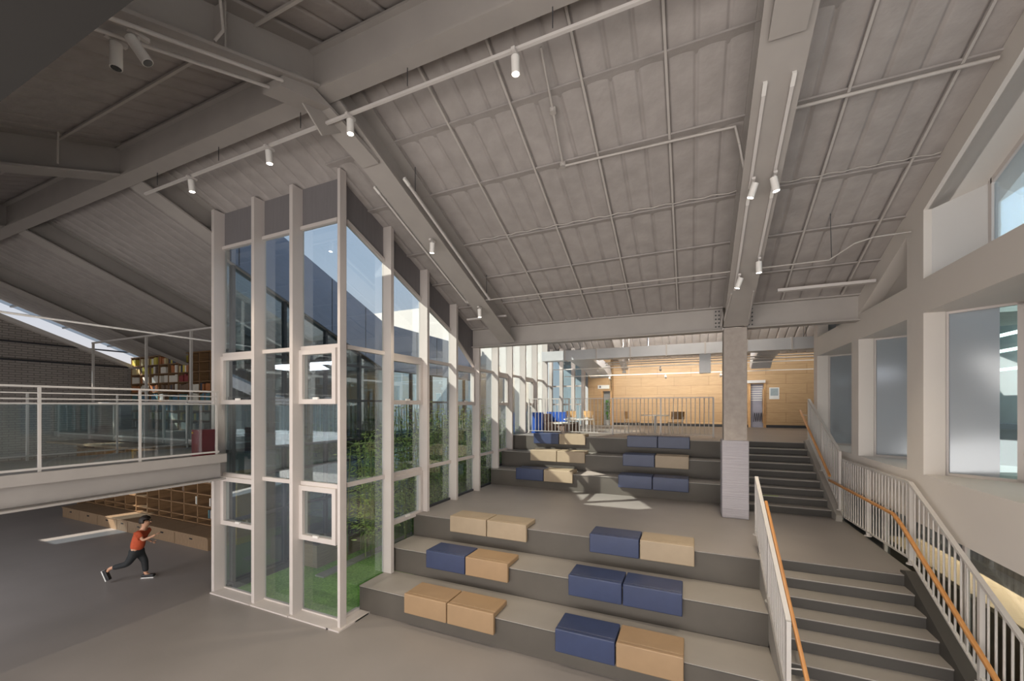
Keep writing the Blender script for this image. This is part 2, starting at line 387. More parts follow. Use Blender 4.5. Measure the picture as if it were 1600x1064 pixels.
def hbeam(mb, p0, p1, fw, dep, tw=.02, tf=.03):
    p0, p1 = Vector(p0), Vector(p1); d = (p1 - p0).normalized(); sd = d.cross(Vector((0, 0, 1))).normalized(); up = sd.cross(d).normalized()
    for off, ww, hh in ((-(dep - tf) / 2, fw, tf), ((dep - tf) / 2, fw, tf), (0, tw, dep - tf)):
        mb.bar(p0 + up * off, p1 + up * off, ww, hh)
    return mb
def rafter(x, label, y0, y1, zf, dep=.5, fw=.40):
    t = thing('roof_rafter', label, 'roof beam', (x, y0, zf(y0) - dep))
    dz = dep / 2 + .03
    m = hbeam(MB(), (x, y0, zf(y0) - dz), (x, y1, zf(y1) - dz), fw, dep); m.build('beam', 'steel_white', t)
    return t
rb = thing('ridge_beam', 'heavy white steel ridge beam crossing the top of the room', 'roof beam', (-9, 3.5, 7.4))
hbeam(MB(), (-21.4, 3.58, 7.66), (3.2, 3.58, 7.66), .24, .52, .1).build('beam', 'steel_white', rb)
rl = rafter(-4.22, 'white steel rafter descending left of the ceiling to the valley beam', RY1, VY - .1, zfar)
rr = rafter(.82, 'white steel rafter carrying track lights down to the concrete column', RY1 - .05, VY - .1, zfar, fw=.44)
rn = rafter(-4.22, 'deep white rafter on the near slope above the left track', -3, RY1, znear)
rafter(-8.75, 'white rafter rising to the ridge at far left', -3, RY1, znear)
rafter(-8.75, 'white rafter falling toward the left edge of the courtyard glazing', RY1, VY, zfar)
rafter(-13.4, 'dim white rafter over the left reading hall, nearer of the two', RY1, VY, zfar)
rafter(-13.4, 'dim near-slope rafter over the left reading hall', -3, RY1, znear)
rafter(-17.9, 'dim white rafter over the left reading hall next to the brick gable', RY1, VY, zfar)
rafter(.82, 'white near-slope rafter at the top of the picture above the column line', -3, RY1 - .05, znear, fw=.44)
for p, x in ((rl, -4.22), (rr, .82)):
    MB().prism([(3.2, 7.42), (4.5, 7.16), (4.5, 7.08), (3.65, 7.30), (3.0, 7.10), (3.0, 7.2)], 'X', x - .15, x + .15).build('haunch_plate', 'steel_white', p)
    MB().prism([(3.1, 7.44), (4.2, 7.4), (3.66, 7.0)], 'X', x - .01, x + .01).build('gusset', 'steel_white', p)
for y in (1.2, 2.4):
    MB().box(-4.40, -4.04, y, y + .015, znear(y) - .5, znear(y) - .06).build('stiffener', 'steel_white', rn)
vb = thing('valley_beam', 'long white steel valley beam spanning above the upper seating', 'roof beam', (-1, VY, 5.2))
hbeam(MB(), (-5.35, VY + .1, 5.44), (.6, VY + .1, 5.44), .26, .50, .06).build('beam', 'steel_white', vb)
hbeam(MB(), (1.04, VY + .1, 5.46), (2.85, VY + .1, 5.46), .26, .50, .06).build('beam', 'steel_white', vb)
for x0 in (.50, 1.10):
    pl = MB().box(x0 - .06, x0 + .06, VY + .04, VY + .065, 5.24, 5.64).build('splice_plate', 'steel_white', vb)
    b = MB()
    for i in range(5):
        for dx in (-.03, .03): b.tube((x0 + dx, VY + .0, 5.28 + .08 * i), (x0 + dx, VY + .045, 5.28 + .08 * i), .015, 6)
    b.build('bolts', 'mullion_dark', pl)
rafter(-4.22, 'white rafter rising beyond the valley beam', VY + .3, RY2, zup)
rafter(.82, 'white rafter rising beyond the column', VY + .3, RY2, zup)
rafter(-3.0, 'white rafter descending to the timber wall upstairs', RY2, 20.7, zdn, fw=.3)
rafter(1.6, 'short white rafter end against the timber wall', RY2, 20.7, zdn, fw=.3)
# dark bulkhead above the viewer
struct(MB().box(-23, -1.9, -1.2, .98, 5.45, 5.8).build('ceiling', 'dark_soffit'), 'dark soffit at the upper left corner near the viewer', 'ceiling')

# column
t = thing('concrete_column', 'square concrete column wrapped in pale foam at its foot', 'column', (.82, 9.55, 1.35))
MB().box(.61, 1.03, 9.34, 9.76, 2.9, 5.22).build('shaft', 'concrete', t, bevel=.012)
MB().box(.575, 1.06, 9.30, 9.80, 1.35, 2.93).build('foam_wrap', 'foam', t, bevel=.02)

# ---------------------------------------------------------------- right wall with splayed windows
XW = 2.85
struct(MB().box(XW, 3.07, 4.4, 12.5, 2.02, 2.70).box(XW, 3.07, 4.4, 12.5, 4.87, 5.33)
       .box(XW, 3.07, 7.2, 7.65, 2.7, 4.87).box(XW, 3.07, 9.5, 9.86, 2.7, 4.87).box(XW, 3.07, 12.2, 12.5, 2.7, 4.87).box(XW, 3.07, 4.4, 5.3, 2.7, 4.87)
       .prism([(7.2, 5.33), (7.65, 5.33), (7.65, zfar(7.65) - .35), (7.2, zfar(7.2) - .35)], 'X', XW, 3.07)
       .prism([(9.44, 5.33), (9.86, 5.33), (9.86, zup(9.86) - .35), (9.44, VZ - .35)], 'X', XW, 3.07)
       .prism([(12.2, 5.33), (12.5, 5.33), (12.5, zup(12.5) - .35), (12.2, zup(12.2) - .35)], 'X', XW, 3.07)
       .prism([(1.0, znear(1.0) - .35), (RY1, RZ1 - .35), (VY, VZ - .35), (12.5, zup(12.5) - .35), (12.5, zup(12.5)), (VY, VZ), (RY1, RZ1), (1.0, znear(1))], 'X', XW, 3.07)
       .box(XW, 3.07, -1, 4.4, 2.02, 2.7).box(XW, 3.07, -1, 4.4, 4.87, 5.33)
       .build('wall_right', 'wall_white'), 'white right wall with deep window openings', 'wall')
def splay(n, yl, ynear, label):
    # pane runs from (3.07,yl) outward toward the viewer
    L = Vector((3.07, yl + .05)); d = Vector((.83, -.556)).normalized(); 
    t = thing('window_%d' % n, label, 'window', (3.07, yl, 2.7), kind='structure')
    E = L + d * 1.55
    def seg(s0, s1, z0, z1, off, th, name, m):
        nrm = Vector((.556, .83)).normalized()
        a = L + d * s0 + nrm * off; b = L + d * s1 + nrm * off
        MB().prism([tuple(a), tuple(b), tuple(b + nrm * th), tuple(a + nrm * th)], 'Z', z0, z1).build(name, m, t)
    MB().prism([(3.07, yl + .12), (3.07, ynear - .1), (E.x + .2, ynear - .1), (E.x + .2, E.y + .1), (L.x, yl + .12)], 'Z', 2.62, 2.70).build('window_sill', 'wall_white', t)
    MB().prism([(3.07, yl + .12), (3.07, ynear - .1), (E.x + .2, ynear - .1), (E.x + .2, E.y + .1), (L.x, yl + .12)], 'Z', 4.87, 4.95).build('window_head', 'wall_white', t)
    MB().box(3.07, 3.6, ynear - .12, ynear, 2.7, 4.87).build('reveal', 'wall_white', t)
    seg(0, .05, 2.7, 4.87, 0, .06, 'window_frame', 'frame_white'); seg(.62, .74, 2.7, 4.87, 0, .06, 'window_frame', 'frame_white')
    seg(1.4, 1.5, 2.7, 4.87, 0, .06, 'window_frame', 'frame_white')
    seg(.05, 1.4, 2.70, 2.735, 0, .06, 'window_frame', 'frame_white'); seg(.05, 1.4, 4.84, 4.87, 0, .06, 'window_frame', 'frame_white')
    cut = .48 if n == 3 else .62
    seg(.05, cut, 2.735, 4.84, .03, .006, 'pane', 'frost')
    if n == 3: seg(cut, .62, 2.735, 4.84, .03, .006, 'pane', 'frost_end')
    seg(.74, 1.4, 2.735, 4.84, .03, .006, 'pane', 'frost_end')
    return t
splay(1, 12.2, 9.86, 'farthest of the splayed frosted windows in the right wall')
splay(2, 9.5, 7.65, 'middle splayed frosted window between two white piers')
w3 = splay(3, 7.2, 5.3, 'nearest splayed window with frosted pane and clear strip')
for z in (3.05, 4.75):
    MB().tube((3.66, 6.78, z), (3.56, 6.72, z), .03, 10).build('handle', 'frame_white', w3)
MB().tube((3.56, 6.72, 2.9), (3.56, 6.72, 4.8), .012, 8).build('handle', 'frame_white', w3)
# clerestory recess
cw = thing('window_4', 'high clerestory window under the roof slope at the right edge', 'window', (3.34, 6.8, 5.33), kind='structure')
MB().prism([(2.86, 7.25), (3.36, 6.92), (3.40, 7.0), (2.90, 7.33)], 'Z', 5.28, 7.0).build('reveal', 'recess_white', cw)
MB().prism([(7.3, zfar(7.3) - .35), (4.0, zfar(4.0) - .35), (4.0, zfar(4) - .29), (7.3, zfar(7.3) - .29)], 'X', 2.9, 3.6).build('soffit', 'wall_white', cw)
MB().box(3.33, 3.39, 6.84, 6.9, 5.3, 6.5).box(3.33, 3.39, 4.0, 4.06, 5.3, 7.7).build('window_frame', 'frame_white', cw)
MB().prism([(6.86, zfar(6.86) - .42), (4.0, zfar(4.0) - .42), (4.0, zfar(4) - .35), (6.86, zfar(6.86) - .35)], 'X', 3.33, 3.39).build('window_frame', 'frame_white', cw)
MB().prism([(6.84, 5.3), (6.84, zfar(6.86) - .42), (4.06, zfar(4.0) - .42), (4.06, 5.3)], 'X', 3.355, 3.365).build('pane', 'far_glass', cw)
MB().prism([(9.6, zfar(9.5) - .35), (7.3, zfar(7.3) - .35), (7.3, zfar(7.3) - .29), (9.6, zfar(9.5) - .29)], 'X', 2.9, 3.6).build('soffit', 'wall_white', cw)
MB().box(3.07, 3.42, 7.35, 7.6, 5.3, 6.3).build('reveal', 'wall_white', cw)
cw = thing('window_5', 'shaded clerestory recess above the middle window', 'window', (3.3, 9.4, 5.33), kind='structure')
MB().prism([(9.5, 5.28), (7.6, 5.28), (7.6, zfar(7.6)), (9.5, zfar(9.5))], 'X', 3.3, 3.36).build('reveal', 'recess_white', cw)
MB().box(3.07, 3.36, 7.6, 9.9, 5.26, 5.33).build('window_sill', 'wall_white', cw)
MB().box(3.3, 3.36, 9.5, 12.5, 5.28, 7.0).build('reveal', 'recess_white', cw)
# rooms behind the right wall
struct(MB().box(5.6, 5.7, -1, 12.7, 2.0, 8).box(3.07, 5.7, 12.5, 12.6, 2.0, 8).box(3.07, 5.7, -1, -.9, 2.0, 8).build('wall_back', 'grey_room'), 'pale wall of the room behind the frosted windows', 'wall')
area('side_room_fill', (4.6, 8.0, 6.6), (4.6, 8.0, 2.5), 1.0, 8, 180, (.88, .95, 1))  # unseen fill added to brighten the frosted panes
for i, z in enumerate((4.25, 4.58, 4.86)):
    tag(MB().box(5.0, 5.08, 9.0, 10.9, z, z + .04).build('strip_lamp', 'lens_soft'), '%s white strip lamp seen through the clear edge of the nearest window' % ['lowest', 'middle', 'highest'][i], 'lamp', 'strip lamps behind the nearest window')
tag(MB().box(5.3, 5.6, 8.6, 11.2, 3.2, 3.3).build('wall_shelf', 'navy_grey'), 'dark shelf seen through the clear edge of the nearest window', 'shelf')
struct(MB().box(3.07, 5.6, 4.4, 12.5, 2.0, 2.1).build('floor', 'grey_room'), 'floor of the side room', 'floor')
# void under the right wall: glazed lower room with plank counter
struct(MB().box(6.2, 6.3, -2, 13, 0, 2.0).build('wall_right', 'brown_wall'), 'brown wall of the lower room seen under the white wall', 'wall')
cn = thing('plank_counter', 'long pale plank counter behind the right stair railing', 'counter', (3.9, 7, 0))
MB().box(3.58, 4.15, 4.2, 10.6, .94, 1.0).build('worktop', 'plank_wood', cn)
m_ = MB()
MB().box(3.66, 4.1, 4.3, 10.5, 0, .94).build('cabinet', 'bench_wood', cn)
pw = thing('window_6', 'lower glass partition behind the stair railing', 'window', (3.15, 8, 0), kind='structure')
MB().box(3.14, 3.15, 3, 12.3, .06, 2.0).build('pane', 'pane_glass', pw)
MB().box(3.10, 3.19, 3, 12.3, 0, .06).build('window_frame', 'frame_white', pw)
for y in (4.6, 6.9, 9.2, 11.5): MB().box(3.12, 3.17, y, y + .05, .06, 2.0).build('window_frame', 'frame_white', pw)
tag(MB().box(4.75, 4.83, 8.9, 8.98, 0, 1.98).build('amber_post', 'amber'), 'amber timber post in the lower room at right', 'post')
area('lower_room_fill', (4.9, 7, 1.95), (4.9, 7, 0), .8, 7, 150, (1, .88, .7))  # unseen fill added to lighten the room under the wall

# ---------------------------------------------------------------- courtyard glazing
def casement(t, axis, fixed, a, b, z0, z1, inner, tilt=0):
    """operable sash: frame + pane + small handle; axis X or Y gives direction of run"""
    fw = .085
    def bx(p, q, z0_, z1_, d0, d1):
        return (p, q, d0, d1, z0_, z1_) if axis == 'X' else (d0, d1, p, q, z0_, z1_)
    d0, d1 = sorted((fixed, fixed + inner * .11))
    f = MB()
    for r_ in ((a, a + fw, z0, z1), (b - fw, b, z0, z1), (a + fw, b - fw, z0, z0 + fw), (a + fw, b - fw, z1 - fw, z1)): f.box(*bx(r_[0], r_[1], r_[2], r_[3], d0, d1))
    fr = f.build('casement', 'frame_white', t)
    g = (d0 + d1) / 2
    p = MB().box(*bx(a + fw, b - fw, z0 + fw, z1 - fw, g - .003, g + .003)).build('pane', 'pane_glass', fr)
    h = (a + b) / 2; hz = z0 + fw
    e0 = d1 if inner > 0 else d0
    MB().box(*bx(h - .06, h + .06, hz - .01, hz + .03, *sorted((e0, e0 + inner * .03)))).build('handle', 'spot_white', fr)
    if tilt:
        fr.location = fr.location
    return fr
def facade(n, label, axis, face, glass_at, posts, inner, heads, bays, base, pane='pane_glass', fin=.075, depth=None, ztopf=None, short=()):
    """posts: list of run coordinates; heads: function run->glass head; ztopf run->roof"""
    org = (posts[0], face, 0) if axis == 'X' else (face, posts[0], 0)
    t = thing('window_%d' % n, label, 'window', org, kind='structure')
    def bx(p, q, z0, z1, d0, d1):
        d0, d1 = sorted((d0, d1)); return (p, q, d0, d1, z0, z1) if axis == 'X' else (d0, d1, p, q, z0, z1)
    def sl(p, q, zf0, zf1, d0, d1):      # prism between two sloped lines
        d0, d1 = sorted((d0, d1))
        poly = [(p, zf0(p)), (q, zf0(q)), (q, zf1(q)), (p, zf1(p))]
        return MB().prism(poly, 'Y' if axis == 'X' else 'X', d0, d1)
    for i, p in enumerate(posts):
        b = base(p)
        poly = [(p - fin / 2, b), (p + fin / 2, b), (p + fin / 2, ztopf(p + fin / 2)), (p - fin / 2, ztopf(p - fin / 2))]
        MB().prism(poly, 'Y' if axis == 'X' else 'X', *sorted((glass_at + inner * .05 if i in short else face, glass_at))).build('mullion', 'frame_white', t)
    for i in range(len(posts) - 1):
        a, b_ = posts[i] + fin / 2, posts[i + 1] - fin / 2
        zb = base(posts[i])
        g = glass_at; gi = g + inner * .05
        sl(a, b_, heads, ztopf, g, g + inner * .03).build('header_panel', 'header_dark', t)
        sl(a, b_, lambda q: heads(q) - .06, heads, g, gi + inner * .03).build('transom', 'frame_white', t)
        MB().box(*bx(a, b_, zb, zb + .05, g, gi)).build('transom', 'frame_white' if zb < .05 or zb > 2 else 'mullion_dark', t)
        if zb < .05: MB().box(*bx(a - .03, b_ + .03, 0, .025, g, face + inner * .06)).build('sill', 'frame_white', t)
        kind = bays[i % len(bays)]
        zs = [zb + .05]
        cases = []
        for item in kind:
            if item[0] == 't': zs.append(item[1]); MB().box(*bx(a, b_, item[1], item[1] + .07, g, gi + inner * .02)).build('transom', 'frame_white', t)
            else: cases.append(item[1:])
        for (z0, z1) in cases:
            if z0 > zb and z1 < heads((a + b_) / 2) : casement(t, axis, g, a, b_, z0, z1, inner)
        segs = []
        lv = sorted([z for z in zs] + [z for c_ in cases for z in c_ if c_[0] > zb])
        # fixed panes between levels that are not casements
        zt = lambda q: heads(q) - .06
        cur = zb + .05
        stops = sorted([z for z in zs[1:]] + [x for c_ in cases if c_[0] > zb for x in c_])
        edges = [cur] + [z for z in stops if z > cur]
        for j, z0 in enumerate(edges):
            z1 = edges[j + 1] if j + 1 < len(edges) else None
            if any(abs(z0 - c_[0]) < 1e-3 for c_ in cases): continue
            z0b = z0 + (.07 if z0 in zs[1:] else 0)
            if z1 is None:
                if min(zt(a), zt(b_)) > z0b + .05: sl(a, b_, lambda q: z0b, zt, g + inner * .02, g + inner * .026).build('pane', pane, t)
            else:
                if z1 - z0b > .05: MB().box(*bx(a, b_, z0b, min(z1, min(zt(a), zt(b_))), g + inner * .02, g + inner * .026)).build('pane', pane, t)
    return t
def base2(y):
    return 0 if y < Y1 else .45 if y < Y2 else .9 if y < Y3 else 1.35 if y < YA else 1.8 if y < YB else 2.25 if y < YC else 2.7
bayA = [('c', 3.66, 4.60), ('t', 4.60), ('t', 2.24), ('c', 1.30, 2.24)]
bayB = [('t', 4.60), ('t', 2.24)]
f1 = facade(7, 'tall white mullioned glazing facing the room at the courtyard end', 'X', 4.84, 5.07, [-8.52, -7.33, -6.32, -5.37], -1,
            lambda x: 6.78, [bayA, bayB, bayA], lambda x: 0, fin=.08, ztopf=lambda x: zfar(5.07) - .005, short=(3,))
MB().box(-5.255, -5.20, 4.86, 4.99, 0, zfar(4.99) - .005).build('corner_post', 'frame_white', f1)
posts2 = [5.12, 6.12, 7.27, 8.45, 9.6, 10.76, 11.78, 12.9, 14.05, 15.2]
MB().box(-5.42, -5.14, 4.78, 5.43, .0, .027).box(-5.42, -5.36, 5.0, 5.43, .027, .07).build('sill', 'frame_white', f1)
f2 = facade(8, 'long white mullioned glazing between the courtyard and the seating tiers', 'Y', -5.20, -5.42, posts2, 1,
            lambda y: roof_z(y) - .62 if y < 8.6 else (4.75 if y < 9.6 else roof_z(y) - .5), [bayB, bayA, bayB, bayA], base2, fin=.08, ztopf=lambda y: roof_z(y) - .01, short=(0,))
f3 = facade(9, 'pale blue glazing at the far left corner of the upper floor', 'X', 19.3, 19.5, [-6.45, -5.9, -5.3, -4.8], -1,
            lambda x: 6.2, [[('t', 4.6), ('t', 3.7)]], lambda x: 2.7, pane='far_glass', fin=.16, ztopf=lambda x: 6.5)
f4 = facade(10, 'side glazing of the upstairs corner nook', 'Y', -6.35, -6.5, [15.7, 16.9, 18.1, 19.4], 1,
            lambda y: zdn(y) - .4, [[('t', 4.6)]], lambda y: 2.7, fin=.08, ztopf=lambda y: zdn(y) - .01)
struct(MB().prism([(-8.35, 0), (-5.42, 0), (-5.42, RZ2 + .1), (-16, RZ2 + .1), (-16, VZ + .2), (-8.35, VZ + .2)], 'Y', 15.45, 15.6).build('wall_far', 'white_render'), 'sunlit white rendered end wall of the courtyard', 'wall')
struct(MB().box(-6.5, -5.42, 15.6, 15.7, 2.7, RZ2).build('wall_far', 'white_render'), 'inner side of the courtyard end wall', 'wall')
# courtyard west side
XC = -8.35
lf = thing('window_11', 'dark mullioned glazing on the far side of the courtyard', 'window', (XC, 5, 0), kind='structure')
def fz(y): return (roof_z(y) if y < VY else VZ) + .38
MB().prism([(5.05, fz(5.05)), (VY, fz(VY)), (15.4, fz(15.4)), (15.4, fz(15.4) - 1.36), (VY, fz(VY) - 1.36), (5.05, fz(5.05) - 1.36)], 'X', XC + .01, XC + .06).build('fascia_panel', 'fascia', lf)
for k in range(9):
    y = 5.2 + 1.15 * k; MB().box(XC + .05, XC + .066, y - .008, y + .008, fz(y) - 1.34, fz(y) - .02).build('panel_joint', 'mullion_dark', lf)
for k in range(10):
    y = 5.15 + 1.13 * k; MB().box(XC - .12, XC - .02, y - .03, y + .03, 0, fz(y) - 1.36).build('mullion', 'mullion_dark', lf)
for z in (0.02, 1.3, 2.15, 2.7, 3.75, 4.7): MB().box(XC - .11, XC - .03, 5.05, 15.4, z, z + .06).build('transom', 'mullion_dark', lf)
MB().box(XC - .15, XC + .06, 5.08, 15.4, 0, .12).build('sill', 'mullion_dark', lf)
MB().prism([(5.05, .1), (15.4, .1), (15.4, fz(15.4) - 1.36), (VY, fz(VY) - 1.36), (5.05, fz(5.05) - 1.36)], 'X', XC - .08, XC - .07).build('pane', 'dark_glass', lf)
# outer roof edge fascia of the hall over the courtyard, near side
guard('white baluster railing seen through the courtyard glass on the far corridor', [(-8.8, 6.6, 3.8), (-8.8, 15.0, 3.8)], [(-8.8, 6.6, 2.8), (-8.8, 15.0, 2.8)], (-8.8, 10, 2.7), 60, (15, 30, 45))
# planter, bamboo
pt = thing('planter_box', 'low weathered timber planter box at the edge of the lawn', 'planter', (-7.95, 7.4, 0))
MB().box(-8.2, -7.65, 6.5, 8.16, 0, .5).build('box', 'soil_wood', pt)
MB().box(-8.15, -7.7, 6.55, 8.1, .5, .52).build('soil', 'shelf_back', pt)

def bamboo_meshes(seed, h):
    rnd = random.Random(seed); st = MB(); lf_ = MB()
    for s in range(14):
        x, y = rnd.uniform(-.4, .4), rnd.uniform(-.5, .5); hh = h * rnd.uniform(.8, 1.05); lx, ly = rnd.uniform(-.25, .25), rnd.uniform(-.25, .25)
        pts = [(x + lx * (q / 6) ** 2, y + ly * (q / 6) ** 2, hh * q / 6) for q in range(7)]
        st.path(pts, .012, 5)
        for k in range(120):
            q = rnd.uniform(.18, 1.02); bx_, by, bz = x + lx * q * q, y + ly * q * q, hh * q
            a = rnd.uniform(0, 6.28); rr_ = rnd.uniform(.05, .32)
            c = Vector((bx_ + math.cos(a) * rr_, by + math.sin(a) * rr_, bz + rnd.uniform(-.1, .12)))
            a2 = a + rnd.uniform(-1, 1); d = Vector((math.cos(a2), math.sin(a2), rnd.uniform(-.7, .3))).normalized() * rnd.uniform(.10, .17)
            sd = d.cross(Vector((rnd.uniform(-1, 1), rnd.uniform(-1, 1), 1))).normalized() * .016
            lf_.add([c, c + d * .4 + sd, c + d, c + d * .4 - sd], [(0, 1, 2, 3)])
    return st, lf_
protos = []
for i in range(3):
    p = thing('bamboo', 'x', 'bamboo', (0, 0, 0)); s_, l_ = bamboo_meshes(20 + i, 3.2)
    s_.build('stems', 'stem', p); l_.build('foliage', 'leaf', p); protos.append(p)
spots_b = [(-7.85, 8.5, 1.0), (-7.7, 9.2, .86), (-7.9, 9.9, 1.1), (-7.3, 10.4, 1.02), (-7.75, 11.0, 1.1), (-7.1, 11.7, 1.05), (-7.8, 12.3, 1.1), (-6.9, 12.9, 1.0), (-7.6, 13.4, 1.08), (-6.8, 14.0, 1.0), (-7.95, 7.7, .9), (-6.5, 9.9, .72), (-6.3, 11.0, .82), (-6.2, 12.2, .9), (-6.2, 13.5, .9)]
ordw = ['first', 'second', 'third', 'fourth', 'fifth', 'sixth', 'seventh', 'eighth', 'ninth', 'tenth', 'eleventh', 'twelfth', 'thirteenth', 'fourteenth', 'fifteenth']
so = sorted(range(len(spots_b)), key=lambda i: spots_b[i][1])
for i, (x, y, s) in enumerate(spots_b):
    o = protos[i] if i < 3 else copy_tree(protos[i % 3], (0, 0, 0))
    o.location = (max(x, -7.3), y, 0); o.rotation_euler = (0, 0, i * 1.3); o.scale = (s, s, s)
    o['label'] = 'bushy green bamboo clump in the courtyard, %s from the near end' % ordw[so.index(i)]; o['group'] = 'bamboo clumps in the courtyard'

# ---------------------------------------------------------------- cushions
def cushion(x, y, z, col, label, group):
    m_name = {'b': 'blue_leather', 't': 'tan_leather', 'l': 'tan_light'}[col]
    t = thing('seat_cushion', label, 'cushion', (x + .41, y, z), group=group)
    W = .815
    MB().box(x, x + W, y - .002, y + .42, z + .001, z + .085).build('seat_pad', m_name, t, bevel=.018)
    MB().box(x, x + W, y - .072, y - .004, z - .235, z + .085).build('front_flap', m_name, t, bevel=.014)
rows = [('1', Y1, .45, -4.33, 'tt', -1.73, 'bt', 'lowest tier'), ('2', Y2, .9, -4.45, 'bt', -1.76, 'bb', 'second tier up'), ('3', Y3, 1.35, -4.42, 'll', -1.60, 'bt', 'landing edge'),
        ('A', YA, 1.8, -4.54, 'bl', -1.70, 'bb', 'first upper tier'), ('B', YB, 2.25, -4.39, 'll', -1.70, 'bl', 'second upper tier'), ('C', YC, 2.70, -4.54, 'bl', -1.68, 'bb', 'topmost tier')]
cn_ = {'b': 'navy blue', 't': 'tan', 'l': 'beige'}
for r_, y, z, xa, ca, xb, cb, lab in rows:
    for x0, cc, side in ((xa, ca, 'left'), (xb, cb, 'right')):
        for j, c_ in enumerate(cc):
            if r_ == '3' and side == 'right' and c_ == 't': c_ = 'l'
            cushion(x0 + .832 * j, y, z, c_, '%s seat cushion, %s of the %s pair on the %s' % (cn_[c_], ['left', 'right'][j], side, lab),
                    'L-shaped seat cushions on the tiers')

# ---------------------------------------------------------------- railings
guard('white railing with oak handrail between the lower tiers and the stairs', [(.96, 7.55, 2.48), (.96, 5.2, 1.30)], [(.96, 7.55, 1.62), (.96, 5.2, .50)], (.96, 6.4, .5), 20, (10,),
      hr=[(1.12, 7.75, 2.06), (1.12, 5.05, .66)])
guard('white railing of the landing and lower stairs along the right wall', [(2.75, 10.32, 2.57), (2.75, 7.28, 2.57), (2.75, 4.0, .86)], [(2.75, 10.32, 1.44), (2.75, 7.28, 1.53), (2.75, 4.0, -.05)], (2.75, 7.2, .5), 56, (14, 27, 40),
      hr=[(2.66, 10.5, 2.07), (2.66, 7.55, 2.07), (2.66, 7.3, 1.98), (2.66, 4.4, .5)])
guard('white railing with oak handrail beside the upper stairs', [(2.69, 12.25, 3.80), (2.69, 9.95, 2.72)], [(2.69, 12.25, 2.86), (2.69, 9.95, 1.64)], (2.69, 11, 2.1), 22, (11,),
      hr=[(2.58, 12.6, 3.52), (2.58, 10.15, 2.20)])
guard('white baluster railing along the upstairs edge behind the top tier', [(-5.08, 12.9, 3.88), (.58, 12.9, 3.88)], [(-5.08, 12.9, 2.80), (.58, 12.9, 2.80)], (-2, 12.9, 2.7), 48, (12, 24, 36))

# ---------------------------------------------------------------- track lights
def spot(x, y, z, aim, label, power=30, on=True, ln=.17, r=.042):
    t = thing('spotlight', label, 'spotlight', (x, y, z), group='white ceiling track spotlights')
    MB().box(x - .02, x + .02, y - .07, y + .07, z - .03, z).build('adapter', 'track', t)
    d = (Vector(aim) - Vector((x, y, z))).normalized(); c = Vector((x, y, z - .13))
    MB().tube((x, y, z - .03), c, .012, 8).build('arm', 'track', t)
    a, b = c - d * ln * .45, c + d * ln * .55
    bd = MB().tube(a, b, r, 20); bd = bd.build('lamp_body', 'spot_white', t)
    ls = MB().tube(b + d * .001, b + d * .004, r * .82, 20).build('lens', 'lens' if on else 'lens_off', t)
    if on:
        ld = bpy.data.lights.new('bulb', 'SPOT'); lo = bpy.data.objects.new('bulb', ld); C.objects.link(lo); lo.parent = t
        lo.location = (b + d * .02) - Vector((x, y, z)); lo.rotation_euler = d.to_track_quat('-Z', 'Y').to_euler()
        ld.energy = power; ld.spot_size = R(75); ld.spot_blend = .6; ld.color = (1, .86, .66); ld.shadow_soft_size = .04
    return t
tr = thing('light_track', 'white light track hanging along the ridge beam', 'light track', (-4.5, 3.72, 7.2))
MB().bar((-8.4, 3.72, 7.19), (.5, 3.72, 7.19), .035, .03).build('rail', 'track', tr)
for x in (-7.9, -6.3, -4.6, -2.9, -1.2): MB().tube((x, 3.66, 7.2), (x, 3.66, 7.42), .005, 5).build('hanger', 'mullion_dark', tr)
for (x, lab, aim) in ((-7.08, 'lit white spotlight on the ridge track, farthest left, above the tall glazing', (-7.0, 4.4, 0)), (-5.29, 'lit white spotlight on the ridge track, second from the left', (-5.1, 4.2, 0)),
                 (-3.81, 'lit white spotlight where the ridge track meets the left rafter', (-3.6, 3.7, 0)), (-1.61, 'lit white spotlight on the ridge track nearest the top centre', (-1.5, 4.0, .4))):
    spot(x, 3.72, 7.17, aim, lab, 220)
def ztk(y, off=.56): return zfar(y) - off
for x, y0, y1, lab in ((.70, 5.0, 6.1, 'upper left light track on the column-line rafter'), (.95, 4.98, 6.0, 'upper right light track on the column-line rafter'), (.97, 6.3, 7.4, 'lower right light track on the column-line rafter'), (.70, 6.35, 8.1, 'lower left light track on the column-line rafter'),
                       (-3.93, 5.0, 7.7, 'right light track beside the left rafter'), (-4.5, 5.0, 7.7, 'left light track beside the left rafter')):
    o = .57 if x > 0 else .50
    tk = thing('light_track', lab, 'light track', (x, (y0 + y1) / 2, ztk((y0 + y1) / 2)), group='light tracks on the rafters')
    MB().bar((x, y0, ztk(y0, o)), (x, y1, ztk(y1, o)), .035, .03).build('rail', 'track', tk)
    MB().bar((x, y0 - .12, ztk(y0 - .12, o)), (x, y0, ztk(y0, o)), .04, .036).build('feed_box', 'spot_white', tk)
    for yy in (y0 + .15, y1 - .15): MB().tube((x, yy, ztk(yy, o)), (x, yy, ztk(yy, o) + .12 + (.3 if x < 0 else 0)), .006, 5).build('hanger', 'mullion_dark', tk)
spot(.72, 5.95, ztk(5.95, .60), (-.9, 6.9, 1.35), 'lit spotlight on the column rafter, upper pair, tilted left', 180)
spot(.95, 5.92, ztk(5.92, .60), (2.0, 6.3, 1.0), 'lit spotlight on the column rafter, upper pair, tilted right', 180)
spot(.97, 7.36, ztk(7.36, .60), (1.1, 7.7, 1.35), 'lit spotlight on the column rafter, lower pair, hanging straight down', 130)
spot(.73, 7.68, ztk(7.68, .60), (-.8, 8.2, 1.35), 'lit spotlight on the column rafter, lower pair, nearest the column', 150)
spot(-4.22 + .1, 5.87, ztk(5.87, .62), (-4.9, 6.6, 1.0), 'lit spotlight beside the left rafter near the courtyard glazing', 160)
